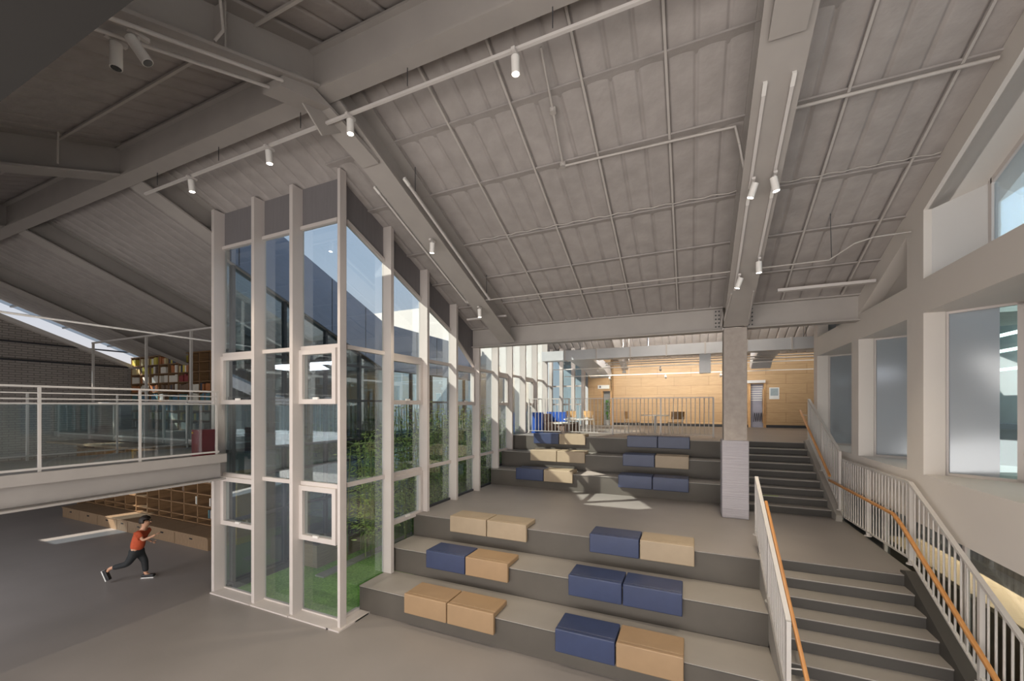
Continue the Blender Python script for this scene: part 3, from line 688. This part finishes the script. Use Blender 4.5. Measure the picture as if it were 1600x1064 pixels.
spot(-4.2, 7.74, ztk(7.74, .60), (-4.3, 8.4, 1.0), 'lit spotlight beside the left rafter above the valley beam', 140)
ok = rl
# conduits, pipes
def pipe(name, pts, r, label, m='strap', cat='conduit', parts=None):
    t = thing(name, label, cat, pts[0]); MB().path(pts, r, 6).build('pipe', m, t)
    for p in (parts or []): MB().tube((p[0], p[1], p[2] - .03), (p[0], p[1], p[2] + .03), .045, 10).build('junction_box', m, t)
    return t
zc = lambda y, o: zfar(y) - o
pipe('conduit', [(-1.55, 4.3, zc(4.3, .1)), (-1.62, 4.95, zc(4.95, .1)), (-1.70, 5.66, zc(5.66, .1))], .016, 'white conduit running down the slope to a junction box', parts=[(-1.62, 4.95, zc(4.95, .1)), (-1.70, 5.66, zc(5.66, .1))])
pipe('conduit', [(-1.66, 5.66, zc(5.66, .12)), (.5, 5.7, zc(5.7, .12)), (.55, 5.75, zc(5.75, .3)), (.62, 5.9, zc(5.9, .5))], .018, 'white conduit from the junction box to the column-line rafter')
pipe('conduit', [(1.04, 5.64, zc(5.64, .14)), (2.8, 5.64, zc(5.64, .14))], .022, 'thick white conduit right of the column-line rafter')
def wavy(x0, x1, y, o, n=40): return [(x0 + (x1 - x0) * i / n, y, zfar(y) - o + .012 * math.sin(i * 1.9)) for i in range(n + 1)]
pipe('cable', wavy(-3.6, .6, 6.66, .09), .009, 'wavy white cable across the ceiling left of the column rafter', cat='cable')
pipe('cable', wavy(1.05, 2.8, 6.66, .09, 20), .007, 'wavy white cable across the ceiling right of the column rafter', cat='cable')
pipe('sprinkler_pipe', [(-4.46, 7.7, 5.9), (1.95, 7.7, 5.88), (2.2, 7.5, 6.02), (2.4, 7.42, 6.05), (2.8, 7.4, 6.05)], .011, 'thin suspended white pipe across the lower ceiling', cat='pipe', parts=[(-4.46, 7.7, 5.9)])
tag(MB().tube((1.98, 7.7, 5.9), (1.9, 7.45, zfar(7.45)), .005, 5).build('hanger_rod', 'mullion_dark'), 'thin dark hanger rod of the suspended pipe', 'rod')
tag(MB().box(1.42, 2.8, 8.56, 8.66, 5.68, 5.73).build('cable_tray', 'track'), 'pale bar-shaped cable tray right of the column below the roof', 'cable tray')
tag(MB().box(-5.0, -3.95, 8.56, 8.62, 5.72, 5.76).build('cable_tray', 'track'), 'pale bar-shaped cable tray above the left end of the valley beam', 'cable tray')
pipe('conduit', [(.66, 8.2, ztk(8.2)), (.60, 9.0, ztk(9.0)), (.59, 9.28, 5.55), (.56, 9.28, 5.25)], .016, 'white conduit bending down to the column at its left')
pipe('conduit', [(1.0, 8.2, ztk(8.2)), (1.02, 9.0, ztk(9.0)), (1.04, 9.28, 5.6), (.98, 9.28, 5.25)], .016, 'white conduit bending down to the column at its right')
# near-slope left track group
for dx, lab in ((.0, 'nearer'), (.22, 'farther')):
    pipe('light_track', [(-4.05 - dx, 1.3, znear(1.3) - .62), (-4.05 - dx, 3.0, znear(3.0) - .62)], .018, 'white light track under the near-slope rafter, %s of the two' % lab, m='track', cat='light track')
spot(-4.12, 1.78, znear(1.78) - .62, (-3.4, 2.6, 5.0), 'unlit dark-mouthed spotlight under the near-slope rafter at upper left', on=False, ln=.2)
spot(-4.32, 1.72, znear(1.72) - .62, (-4.3, 1.75, 0), 'unlit pale spotlight hanging beside the dark-mouthed one', on=False, ln=.2)
pipe('conduit', [(-3.95, 2.3, znear(2.3) - .05), (-3.98, 2.35, znear(2.35) - .4), (-4.02, 2.3, znear(2.3) - .5)], .014, 'curved white conduit on the side of the near-slope rafter', parts=[(-3.95, 2.3, znear(2.3) - .05)])
pipe('conduit', [(-8.4, 2.7, znear(2.7) - .05), (-8.42, 2.7, znear(2.7) - .5)], .014, 'short vertical conduit on the far-left rafter')

# ---------------------------------------------------------------- upstairs room
struct(MB().box(-3.6, 2.40, 20.8, 20.95, 2.82, zdn(20.8)).box(2.40, 2.94, 20.8, 20.95, 4.63, zdn(20.8)).box(2.94, 9, 20.8, 20.95, 2.82, zdn(20.8)).build('wall_back', 'ply_wall'), 'golden plywood panelled wall at the back of the upper floor', 'wall')
struct(MB().box(-3.6, 2.40, 20.82, 20.95, 2.7, 2.82).box(2.94, 9, 20.82, 20.95, 2.7, 2.82).build('baseboard_back', 'mullion_dark'), 'dark skirting under the plywood wall', 'baseboard')
struct(MB().box(-4.8, -4.1, 20.4, 20.5, 2.7, 6.6).box(-4.1, -3.62, 20.4, 20.5, 4.4, 6.6).box(-3.66, -3.6, 20.4, 20.95, 2.7, 6.6).build('wall_back', 'ply_wall'), 'sunlit plywood wall at the left end of the upper floor', 'wall')
struct(MB().box(-6.5, 9, 21, 21.1, 0, 8).box(9, 9.1, 9, 21, 0, 8.2).build('wall_back', 'grey_room'), 'outer back wall', 'wall')
d1 = thing('door_1', 'timber door frame with an open doorway in the back wall', 'door', (2.67, 20.8, 2.7), kind='structure')
MB().box(2.33, 2.42, 20.74, 20.95, 2.7, 4.7).box(2.92, 3.01, 20.74, 20.95, 2.7, 4.7).build('door_frame', 'chair_ply', d1)
MB().box(2.42, 2.92, 20.96, 20.99, 2.7, 4.63).build('door_view', 'door_blue', d1)
sl_ = MB()
for k in range(7): sl_.box(2.44, 2.9, 20.94, 20.96, 3.9 + .1 * k, 3.93 + .1 * k)
sl_.build('blind_slats', 'exit_white', d1)
MB().box(2.88, 2.91, 20.6, 20.9, 2.9, 4.4).build('door_leaf', 'chair_ply', d1)
bk = thing('bicycle_rack', 'dark metal bicycle rack seen through the back doorway', 'rack', (2.75, 20.9, 3.0))
m = MB()
for k in range(4): m.path([(2.56 + .08 * k, 20.92, 2.95), (2.60 + .08 * k, 20.92, 3.35), (2.64 + .08 * k, 20.92, 2.95)], .01, 5)
m.build('hoops', 'black', bk)
tag(MB().box(2.25, 2.95, 20.5, 20.6, 4.66, 4.78).build('door_closer_lamp', 'duct'), 'long grey metal lamp housing above the back doorway', 'lamp')
sg = thing('wall_sign', 'small grey-blue framed sign on the plywood wall right of the doorway', 'sign', (3.3, 20.78, 4.2))
MB().box(3.13, 3.50, 20.76, 20.79, 3.95, 4.46).build('board', 'exit_white', sg)
MB().box(3.17, 3.46, 20.75, 20.76, 4.10, 4.42).build('picture', 'screen_grey', sg)
ex = thing('exit_lamp', 'white box lamp above the sunlit left doorway', 'lamp', (-4.0, 20.35, 4.6))
MB().box(-4.28, -3.72, 20.28, 20.38, 4.52, 4.7).build('housing', 'exit_white', ex)
MB().box(-4.2, -4.12, 20.27, 20.28, 4.56, 4.66).build('symbol', 'navy_grey', ex)
d2 = thing('door_2', 'open doorway in the sunlit plywood wall with greenery behind', 'door', (-3.86, 20.4, 2.7), kind='structure')
MB().box(-4.12, -4.06, 20.36, 20.52, 2.7, 4.42).box(-3.68, -3.62, 20.36, 20.52, 2.7, 4.42).build('door_frame', 'chair_ply', d2)
MB().box(-4.06, -4.0, 20.1, 20.38, 2.72, 4.38).build('door_leaf', 'chair_ply', d2)
pl = thing('potted_plant', 'bright green tall plant in the left doorway', 'plant', (-3.84, 20.72, 2.7))
m = MB(); rnd = random.Random(3)
for k in range(160):
    c = Vector((-3.84 + rnd.uniform(-.14, .14), 20.72 + rnd.uniform(-.1, .1), 2.95 + rnd.random() * 1.0)); d = Vector((rnd.uniform(-1, 1), rnd.uniform(-1, 1), rnd.uniform(-.3, 1))).normalized() * .12
    s = d.cross(Vector((0, .3, 1))).normalized() * .03; m.add([c, c + d * .5 + s, c + d, c + d * .5 - s], [(0, 1, 2, 3)])
m.build('foliage', 'leaf_bright', pl); MB().tube((-3.84, 20.72, 2.7), (-3.84, 20.72, 2.95), .1, 12, .13).build('pot', 'exit_white', pl)

du = thing('air_duct', 'long white air duct across the upstairs ceiling', 'duct', (0, 15, 5.4))
MB().box(-5.3, 8, 14.8, 15.3, 5.38, 5.74).build('duct', 'duct', du)
for x in (-4.4, -3.2, -2, -.8, .4, 1.6, 2.8): MB().box(x, x + .05, 14.78, 15.32, 5.36, 5.76).build('flange', 'track', du)
for x in (-3.8, -1.4, 1.0, 3.2): MB().tube((x, 14.9, 5.74), (x, 14.9, 7.8), .008, 5).tube((x, 15.2, 5.74), (x, 15.2, 7.8), .008, 5).build('hanger', 'mullion_dark', du)
b1 = thing('air_duct', 'angled white branch duct above the back doorway', 'duct', (2.1, 18, 5.2))
MB().prism([(15.3, 5.38), (15.3, 5.7), (17.2, 5.6), (17.4, 5.1), (17.0, 5.0), (16.6, 5.25)], 'X', 2.0, 2.6).build('duct', 'duct', b1)
b2 = thing('air_duct', 'grey branch duct hanging at the left end of the upper room', 'duct', (-4, 18, 5.2))
MB().prism([(15.3, 5.38), (15.3, 5.7), (18.8, 5.5), (19.2, 5.1), (18.8, 4.95), (17.6, 5.2)], 'X', -4.3, -3.4).build('duct', 'duct', b2)
b3 = tag(MB().box(.25, .6, 15.0, 15.25, 4.75, 5.38).build('air_duct', 'duct'), 'short vertical white duct left of the column', 'duct')
for y, z, lab, xs in ((16.0, 5.14, 'nearer white light track upstairs in front of the plywood wall', (-3.35, -1.05, .6)), (17.6, 4.97, 'farther white light track upstairs in front of the plywood wall', (-3.2, -.95, 1.05))):
    tk = thing('light_track', lab, 'light track', (-1, y, z)); MB().bar((-5.2, y, z), (4, y, z), .035, .03).build('rail', 'spot_white', tk)
    MB().tube((-2.4, y, z), (-2.4, y, 7.6), .008, 5).tube((1.6, y, z), (1.6, y, 7.6), .008, 5).build('hanger', 'track', tk)
    for j, x in enumerate(xs):
        spot(x, y, z, (x, 20.8, 3.9), 'lit spotlight on the %s, %s one' % (lab.split(' in front')[0], ['left', 'middle', 'right'][j]), 95)
sm = thing('pendant_sensor', 'white dome on a rod hanging from the duct', 'sensor', (-2.3, 15.9, 5.0))
MB().tube((-2.3, 15.6, 5.4), (-2.3, 15.6, 4.98), .015, 8).build('rod', 'track', sm); MB().tube((-2.3, 15.6, 4.98), (-2.3, 15.6, 4.88), .05, 14, .08).build('dome', 'spot_white', sm)
for k, z in enumerate((5.28, 5.22)):
    pipe('sprinkler_pipe', [(-3.0, 15.5 + .2 * k, z), (7, 15.5 + .2 * k, z)], .02, 'white sprinkler pipe below the long duct, %s of the two' % ['upper', 'lower'][k], cat='pipe')

def chair(loc, rot, label, ply, legm='chair_leg'):
    t = thing('chair', label, 'chair', loc, group='small plywood chairs upstairs')
    org = Vector(loc)
    def bl(mb, n, m, bev=0):
        o = mb.build(n, m, None, bevel=bev); o.parent = t; return o
    bl(MB().box(-.2, .2, -.19, .2, .40, .418), 'seat', ply, .008)
    m = MB(); n = 8; vs = []
    for i in range(n + 1):
        a = -1 + 2 * i / n; x = a * .2; y = .22 - .05 * a * a
        for z, dy in ((.52, 0), (.76, .04)): vs += [(x, y + dy, z), (x, y + dy + .012, z)]
    fs = []
    for i in range(n):
        q = 4 * i
        fs += [(q, q + 4, q + 6, q + 2), (q + 1, q + 3, q + 7, q + 5), (q + 2, q + 6, q + 7, q + 3), (q, q + 1, q + 5, q + 4)]
    fs += [(0, 2, 3, 1), (4 * n, 4 * n + 1, 4 * n + 3, 4 * n + 2)]
    m.add(vs, fs); bl(m, 'backrest', ply)
    for sx in (-1, 1):
        for sy in (-1, 1): bl(MB().tube((sx * .16, sy * .15, .40), (sx * .2, sy * .2, 0), .014, 8, .010), 'leg', legm)
        bl(MB().tube((sx * .15, .17, .41), (sx * .16, .225, .6), .011, 8), 'back_support', legm)
    t.rotation_euler = (0, 0, rot)
    return t
chair((-1.75, 13.65, 2.7), R(80), 'plywood chair left of the round table upstairs', 'chair_ply')
chair((-.45, 13.85, 2.7), R(200), 'dark-backed plywood chair right of the round table upstairs', 'chair_ply_dark')
chair((-4.05, 14.9, 2.7), R(170), 'plywood chair at the left table upstairs, nearer the window', 'chair_ply')
chair((-3.55, 15.3, 2.7), R(185), 'plywood chair at the left table upstairs, nearer the wall', 'chair_ply')
def table(loc, r, h, label):
    t = thing('pedestal_table', label, 'table', loc, group='white pedestal tables upstairs'); x, y, z = loc
    MB().tube((x, y, z + h - .03), (x, y, z + h), r, 40).build('tabletop', 'table_white', t)
    MB().tube((x, y, z + .02), (x, y, z + h - .03), .03, 14).build('pedestal', 'duct', t)
    MB().tube((x, y, z), (x, y, z + .02), .27, 30, .25).build('base', 'table_white', t)
table((-1.08, 13.95, 2.7), .43, .65, 'white round pedestal table right of the middle upstairs')
table((-3.75, 14.5, 2.7), .55, .47, 'low white pedestal table near the upstairs window')
sf = thing('sofa', 'small sofa with vivid blue arms and brown back by the upstairs glazing', 'sofa', (-4.8, 14.2, 2.7))
MB().box(-5.12, -5.02 + .06, 13.35, 14.9, 2.7, 3.35).build('backrest', 'brown_fabric', sf)
MB().box(-4.96, -4.55, 13.45, 14.8, 2.72, 3.05).build('seat', 'brown_fabric', sf)
MB().box(-5.12, -4.72, 13.25, 13.36, 2.7, 3.42).build('arm', 'vivid_blue', sf); MB().box(-5.12, -4.35, 14.9, 15.0, 2.7, 3.42).build('arm', 'vivid_blue', sf)
bn = thing('low_bench', 'long low cream and brown bench behind the upstairs railing', 'bench', (-4.1, 14.0, 2.7))
MB().box(-4.75, -3.9, 13.9, 15.2, 3.0, 3.04).build('top', 'cream', bn)
for k in range(4): MB().box(-4.7, -4.6 + .6 * 0, 13.95 + .33 * k, 14.1 + .33 * k, 2.7, 3.0).build('panel', 'cream' if k % 2 else 'brown_fabric', bn)
MB().box(-4.6, -3.95, 13.95, 15.15, 2.7, 3.0).build('box', 'brown_fabric', bn)

# ---------------------------------------------------------------- left wing: bridge, guards, bookcases
struct(MB().box(-10.35, -8.1, -5, 4.80, 2.62, 2.70).box(-10.35, -8.5, 4.80, 15, 2.62, 2.70).box(-22, -8.5, 6.95, 9.6, 2.5, 2.70).build('floor', 'floor_grey'), 'walkway floor of the upper bridge on the left', 'floor')
struct(MB().box(-8.13, -8.05, -5, 4.82, 2.57, 2.725).box(-8.40, -8.24, -5, 4.82, 2.27, 2.62).box(-8.45, -8.07, -5, 4.82, 2.235, 2.265).box(-10.35, -8.45, -5, 4.82, 2.2, 2.62).box(-10.35, -10.2, -5, 6.2, 2.25, 2.62).box(-10.3, -8.5, 4.82, 15, 2.3, 2.62).build('trim_1', 'steel_white'), 'white steel edge beam of the bridge', 'beam')
struct(MB().prism([(-6, 0), (VY + .2, 0), (VY + .2, VZ - .55), (RY1, RZ1 - .55), (-6, znear(-6) - .55)], 'X', -22.2, -22.0).build('wall_left', 'brick_grey'), 'grey brick gable wall at the far left', 'wall')
struct(MB().box(-22, -8.5, 9.6, 9.7, 0, 6).build('wall_far', 'recess_white'), 'pale wall behind the upstairs bookcase', 'wall')
struct(MB().prism([(RY1, RZ1 - .55), (VY, VZ - .55), (VY, VZ - .4), (RY1, RZ1 - .4)], 'X', -22, -21.75).build('trim_2', 'wall_white'), 'white ledge under the strip skylight', 'trim')
for z, lab in ((5.92, 'upper'), (5.28, 'lower')): tag(MB().tube((-21.85, 2.5, z), (-21.85, 9.1, z), .03, 8).build('wall_pipe', 'mullion_dark'), '%s dark pipe running along the far brick wall' % lab, 'pipe')
sk = thing('window_12', 'strip skylight along the brick gable', 'window', (-21.7, 6, 7), kind='structure')
MB().add([(-22.1, -6, znear(-6) + .05), (-21.4, -6, znear(-6) + .05), (-21.4, RY1, RZ1 + .05), (-22.1, RY1, RZ1 + .05), (-21.4, VY, VZ + .05), (-22.1, VY, VZ + .05)], [(0, 1, 2, 3), (3, 2, 4, 5)]).build('pane', 'sky_glass', sk)
for y in (4.6, 5.9, 7.2, 8.5): MB().box(-22, -21.5, y - .03, y + .03, zfar(y) - .0, zfar(y) + .06).build('glazing_bar', 'mullion_dark', sk)
br = thing('glass_railing', 'glass railing with white tubes on the near side of the bridge', 'railing', (-8.12, 2, 2.7))
for k, z in enumerate((3.89, 3.80, 3.72, 3.66)): MB().bar((-8.12, -4, z), (-8.12, 4.72, z), .035, .028 if k == 0 else .014).build('rail', 'rail_white', br)
for y in (-1.0, .15, 1.3, 2.43, 3.53, 4.68): MB().box(-8.13, -8.11, y - .016, y + .016, 2.7, 3.9).build('post', 'rail_white', br)
for a, b in ((-1, .15), (.15, 1.3), (1.3, 2.43), (2.43, 3.53), (3.53, 4.68)): MB().box(-8.124, -8.116, a + .03, b - .03, 2.76, 3.65).build('glass_panel', 'guard_glass', br)
MB().bar((-8.12, -4, 2.77), (-8.12, 4.72, 2.77), .03, .03).build('rail', 'rail_white', br)
br = thing('glass_railing', 'glass railing on the far side of the bridge', 'railing', (-10.25, 2, 2.7))
for z in (3.85, 3.75, 3.66, 2.78): MB().bar((-10.25, -4, z), (-10.25, 6.2, z), .04, .025).build('rail', 'rail_white', br)
for y in (.6, 1.75, 2.93, 4.1, 5.3, 6.15): MB().box(-10.26, -10.24, y - .014, y + .014, 2.7, 3.86).build('post', 'rail_white', br)
for a, b in ((.6, 1.75), (1.75, 2.93), (2.93, 4.1), (4.1, 5.3)): MB().box(-10.254, -10.246, a + .03, b - .03, 2.8, 3.64).build('glass_panel', 'guard_glass', br)
br = thing('glass_railing', 'framed glass guard in front of the upstairs bookcase', 'railing', (-14, 6.92, 2.7))
for x in (-21.5, -19.2, -17.5, -15.8, -14.6, -13.4, -12.0, -10.4): MB().box(x - .022, x + .022, 6.90, 6.96, 2.5, 3.72).build('post', 'rail_white', br)
for z in (3.72, 2.62): MB().box(-21.5, -10.4, 6.90, 6.96, z, z + .05).build('rail', 'rail_white', br)
MB().box(-21.5, -10.4, 6.925, 6.931, 2.67, 3.72).build('glass_panel', 'guard_glass', br)
pf = thing('steel_partition_frame', 'tall white steel frame standing before the upstairs bookcase', 'frame', (-14, 7.05, 2.7))
MB().box(-19.25, -8.6, 7.0, 7.06, 5.83, 5.88).build('top_bar', 'rail_white', pf)
for x in (-19.2, -15.8, -13.4): MB().box(x - .025, x + .025, 7.0, 7.06, 2.7, 5.83).build('post', 'rail_white', pf)
tag(MB().tube((-9.0, 1.0, 4.97), (-9.0, 6.8, 4.95), .018, 6).build('pendant_rail', 'spot_white'), 'long thin white rail hanging over the bridge', 'rail')
rd = thing('red_cabinet', 'dark red box cabinet at the end of the bridge', 'cabinet', (-8.4, 4.5, 2.7))
MB().box(-8.42, -8.19, 4.42, 4.70, 2.7, 3.19).build('body', 'red_box', rd, bevel=.008)
MB().box(-8.40, -8.36, 4.412, 4.42, 3.12, 3.15).build('label_plate', 'amber', rd)

def bookcase(name, label, x0, x1, yf, dep, z0, zrows, xs, back='shelf_back', wood='shelf_wood'):
    t = thing(name, label, 'bookcase', ((x0 + x1) / 2, yf, z0))
    for x in xs: MB().box(x - .018, x + .018, yf, yf + dep, z0, zrows[-1]).build('divider', wood, t)
    for z in zrows: MB().box(x0, x1, yf, yf + dep, z - .016, z + .016).build('shelf', wood, t)
    MB().box(x0, x1, yf + dep, yf + dep + .02, z0, zrows[-1]).build('back_panel', back, t)
    return t
ux = [-21.85 + .69 * i for i in range(20)]; uz = [2.72 + .372 * i for i in range(9)]
bookcase('bookcase', 'tall full bookcase on the upper level beyond the bridge', -21.9, -8.7, 9.2, .32, 2.7, uz, ux)
lx = [-11.35 - .64 * i for i in range(14)]; lz = [.36, .50 + .02, .85, 1.18, 1.51, 1.84, 2.17, 2.38]
lb = bookcase('bookcase', 'long cubby bookcase on the lower floor under the bridge', -19.9, -11.0, 6.78, .34, .0, lz, lx)
MB().box(-20.2, -10.95, 6.2, 7.12, 2.38, 2.44).build('top_board', 'bench_wood', lb)
MB().box(-11.02, -10.85, 6.75, 7.14, 0, 2.38).build('end_panel', 'amber', lb)['label'] = 'yellow-orange end panel'
bxs = [-18.95, -17.6, -16.6, -15.4, -14.75, -13.7, -12.5, -11.3]
bxs = [-18.9, -17.75, -16.6, -15.45, -14.85, -13.7, -12.5, -11.05]
for i in range(7):
    a, b = bxs[i] + .012, bxs[i + 1] - .012
    t = thing('storage_bench', 'timber storage bench with drawer slot under the bookcase, %s from the left' % ordw[i], 'bench', ((a + b) / 2, 6.4, 0), group='storage benches along the lower bookcase')
    MB().box(a, b, 6.17, 6.76, 0, .30).build('body', 'bench_wood', t); MB().box(a - .005, b + .005, 6.15, 6.77, .30, .335).build('lid', 'bench_wood', t)
    MB().box((a + b) / 2 - .06, (a + b) / 2 + .06, 6.162, 6.17, .20, .235).build('handle', 'black', t)
# books
bmesh_cache = {}
def book(x, y, z, wd, h, dp, ci, label, group, lean=0):
    k = (ci,)
    if k not in bmesh_cache:
        o = MB().box(0, 1, 0, 1, 0, 1).build('book', 'book%d' % ci); bmesh_cache[k] = o.data; 
    else: o = bpy.data.objects.new('book', bmesh_cache[k]); C.objects.link(o)
    o.location = (x, y, z); o.scale = (wd, dp, h); o.rotation_euler = (0, lean, 0)
    tag(o, label, 'book', group)
cname = ['cream', 'rust orange', 'black', 'white', 'yellow', 'blue', 'dark red', 'teal', 'brown']
rn_ = ['bottom', 'second', 'third', 'fourth', 'fifth', 'sixth', 'seventh', 'top']
rnd = random.Random(11); nb = 0
for row in range(7, -1, -1):
    for col in range(9):
        pal = {7: [0, 0, 3, 4, 1], 6: [0, 0, 4, 3, 1, 8], 5: [3, 1, 8, 3, 3], 4: [1, 3, 8, 2], 3: [5, 8, 5, 7, 3], 2: [7, 3, 5, 5, 0], 1: [5, 7, 3, 4, 8], 0: [8, 2, 3]}[row]
        if row == 7: base = [0, 0, 4, 1, 2, 4, 2, 2, 8][col]
        elif row == 6: base = [0, 4, 8, 3, 1, 2, 2, 2, 5][col]
        elif row == 5: base = [3, 3, 1, 3, 3, 6, 8, 8, 1][col]
        else: base = rnd.choice(pal)
        if row >= 5 and col in (6, 7): continue
        x = ux[col] + .025; xe = ux[col + 1] - .03
        while x < xe - .1 and nb < 292:
            wd = rnd.uniform(.09, .15)
            if rnd.random() < .12: x += wd; continue
            c_ = base if rnd.random() < .7 else rnd.choice(pal)
            if x + wd > xe: break
            h = rnd.uniform(.22, .30)
            book(x, 9.22, uz[row] + .017, wd * .94, h, .2, c_, '%s book, %s shelf of the upstairs bookcase, %s bay from the brick wall' % (cname[c_], rn_[row], ordw[col]), 'books in the upstairs bookcase'); nb += 1
            x += wd
for col, row, n_, c_ in ((0, 1, 3, 3), (0, 3, 4, 6), (0, 4, 3, 6), (1, 1, 3, 2), (1, 2, 2, 3), (1, 4, 3, 3), (2, 2, 2, 3), (2, 4, 2, 3), (1, 5, 3, 8), (0, 5, 3, 8), (3, 3, 2, 8), (0, 2, 3, 2)):
    for k in range(n_):
        book(lx[col] - .09 - .055 * k - .02, 6.82, lz[row] + .017, .045, .22, .18, c_ if k % 2 else rnd.choice([2, 3, 7, 5]) if c_ != 6 else 6, 'book on shelf %s of the lower cubby bookcase, bay %s from its right end' % (rn_[row], ordw[col]), 'books in the lower cubby bookcase')

# ---------------------------------------------------------------- running child
def skinned(name, verts, edges, rad, m, parent, root=0, sub=2):
    me = bpy.data.meshes.new(name); me.from_pydata(verts, edges, []); o = bpy.data.objects.new(name, me); C.objects.link(o); o.parent = parent
    sk = o.modifiers.new('skin', 'SKIN'); sk.use_smooth_shade = True
    for i, r_ in enumerate(rad):
        q = me.skin_vertices[0].data[i]; q.radius = (r_, r_) if not isinstance(r_, tuple) else r_; q.use_root = (i == root)
    s = o.modifiers.new('sub', 'SUBSURF'); s.levels = sub; s.render_levels = sub
    me.materials.append(M[m]); return o
def child():
    t = thing('person', 'child in orange shirt and black trousers running across the lower floor', 'person', (-10.55, 4.55, 0))
    # local frame: +x forward (running direction), y left, z up
    V = [(0, 0, .64), (.03, 0, .78), (.08, 0, .93), (.12, 0, 1.02), (.14, 0, 1.08), (.17, 0, 1.16), (.18, 0, 1.24),
         (.0, .07, .60), (.10, .08, .36), (.12, .08, .08), (.22, .08, .035),
         (.0, -.07, .60), (-.12, -.08, .36), (-.42, -.08, .30), (-.48, -.08, .22),
         (.12, .13, 1.0), (-.02, .19, .84), (.12, .2, .74), (.17, .19, .72),
         (.12, -.13, 1.0), (.22, -.17, .86), (.36, -.12, .92), (.41, -.10, .95)]
    E = [(0, 1), (1, 2), (2, 3), (3, 4), (4, 5), (5, 6), (0, 7), (7, 8), (8, 9), (9, 10), (0, 11), (11, 12), (12, 13), (13, 14), (3, 15), (15, 16), (16, 17), (17, 18), (3, 19), (19, 20), (20, 21), (21, 22)]
    Rr = [.07, .065, .075, .055, .042, .075, .085, .075, .05, .034, .03, .075, .05, .034, .028, .042, .03, .022, .02, .042, .03, .022, .02]
    skinned('body', V, E, Rr, 'skin', t)
    skinned('shirt', [(0, 0, .60), (.03, 0, .78), (.08, 0, .93), (.12, 0, 1.03), (.12, .14, 1.0), (.03, .18, .90), (.12, -.14, 1.0), (.19, -.17, .91)],
            [(0, 1), (1, 2), (2, 3), (3, 4), (4, 5), (3, 6), (6, 7)], [.135, .125, .130, .09, .068, .056, .068, .056], 'shirt', t)
    skinned('trousers', [(.01, 0, .70), (0, 0, .62), (.02, .075, .52), (.10, .08, .36), (.12, .08, .12), (-.02, -.075, .52), (-.12, -.08, .36), (-.38, -.08, .305)],
            [(0, 1), (1, 2), (2, 3), (3, 4), (1, 5), (5, 6), (6, 7)], [.10, .115, .085, .066, .05, .085, .066, .05], 'trousers', t)
    hb = bmesh.new(); bmesh.ops.create_uvsphere(hb, u_segments=24, v_segments=16, radius=1)
    bmesh.ops.delete(hb, geom=[v for v in hb.verts if v.co.x > .35 and v.co.z < .35 or v.co.z < -.45], context='VERTS')
    for v in hb.verts: v.co = Vector((.155 + v.co.x * .105, v.co.y * .098, 1.225 + v.co.z * .112 + .006 * math.sin(v.co.y * 40)))
    hm = bpy.data.meshes.new('hair'); hb.to_mesh(hm); hb.free(); hm.materials.append(M['hair']); ho = bpy.data.objects.new('hair', hm); C.objects.link(ho); ho.parent = t
    for p in hm.polygons: p.use_smooth = True
    so_ = ho.modifiers.new('thick', 'SOLIDIFY'); so_.thickness = .012
    f = MB()
    for sy in (-1, 1): f.tube((.245, sy * .03, 1.225), (.262, sy * .03, 1.225), .010, 8)
    f.build('eyes', 'black', None, org=(0, 0, 0)).parent = t
    skinned('nose', [(.25, 0, 1.21), (.275, 0, 1.19)], [(0, 1)], [.012, .014], 'skin', t)
    mth = MB().box(.245, .258, -.022, .022, 1.155, 1.163).build('mouth', 'red_box', None, org=(0, 0, 0)); mth.parent = t
    for k, (wx, wy, wz, dx, dz) in enumerate(((.19, .19, .715, .9, -.3), (.43, -.10, .96, .8, .6))):
        for j in range(5):
            oy = (j - 2) * .012; L = [.045, .055, .06, .055, .04][j]
            if j == 4: skinned('thumb', [(wx - .01, wy + .02, wz), (wx + .02, wy + .045, wz + .015), (wx + .04, wy + .05, wz + .02)], [(0, 1), (1, 2)], [.008, .007, .006], 'skin', t, sub=1)
            else: skinned('finger', [(wx, wy + oy, wz), (wx + dx * L * .6, wy + oy, wz + dz * L * .6), (wx + dx * L * .9, wy + oy, wz + dz * L * .6 - .02)], [(0, 1), (1, 2)], [.008, .007, .006], 'skin', t, sub=1)
    for sgn, (cx, cz, pitch) in ((1, (.17, 0, 0)), (-1, (-.50, .17, R(70)))):
        y = .08 * sgn
        m = MB().box(-.09, .13, y - .042, y + .042, .018, .075); s = MB().box(-.095, .135, y - .045, y + .045, 0, .018)
        for mb, nm, mt in ((m, 'shoe', 'black'), (s, 'shoe_sole', 'white_sole')):
            o = mb.build(nm, mt, None, bevel=.012 if nm == 'shoe' else 0, org=(0, 0, 0)); o.parent = t; o.location = (cx - .02, 0, cz); o.rotation_euler = (0, pitch, 0)
    t.rotation_euler = (0, 0, R(35)); t.location = (-10.6, 4.55, 0)
    return t
child()
for o in C.objects:
    if '_o' in o: del o['_o']
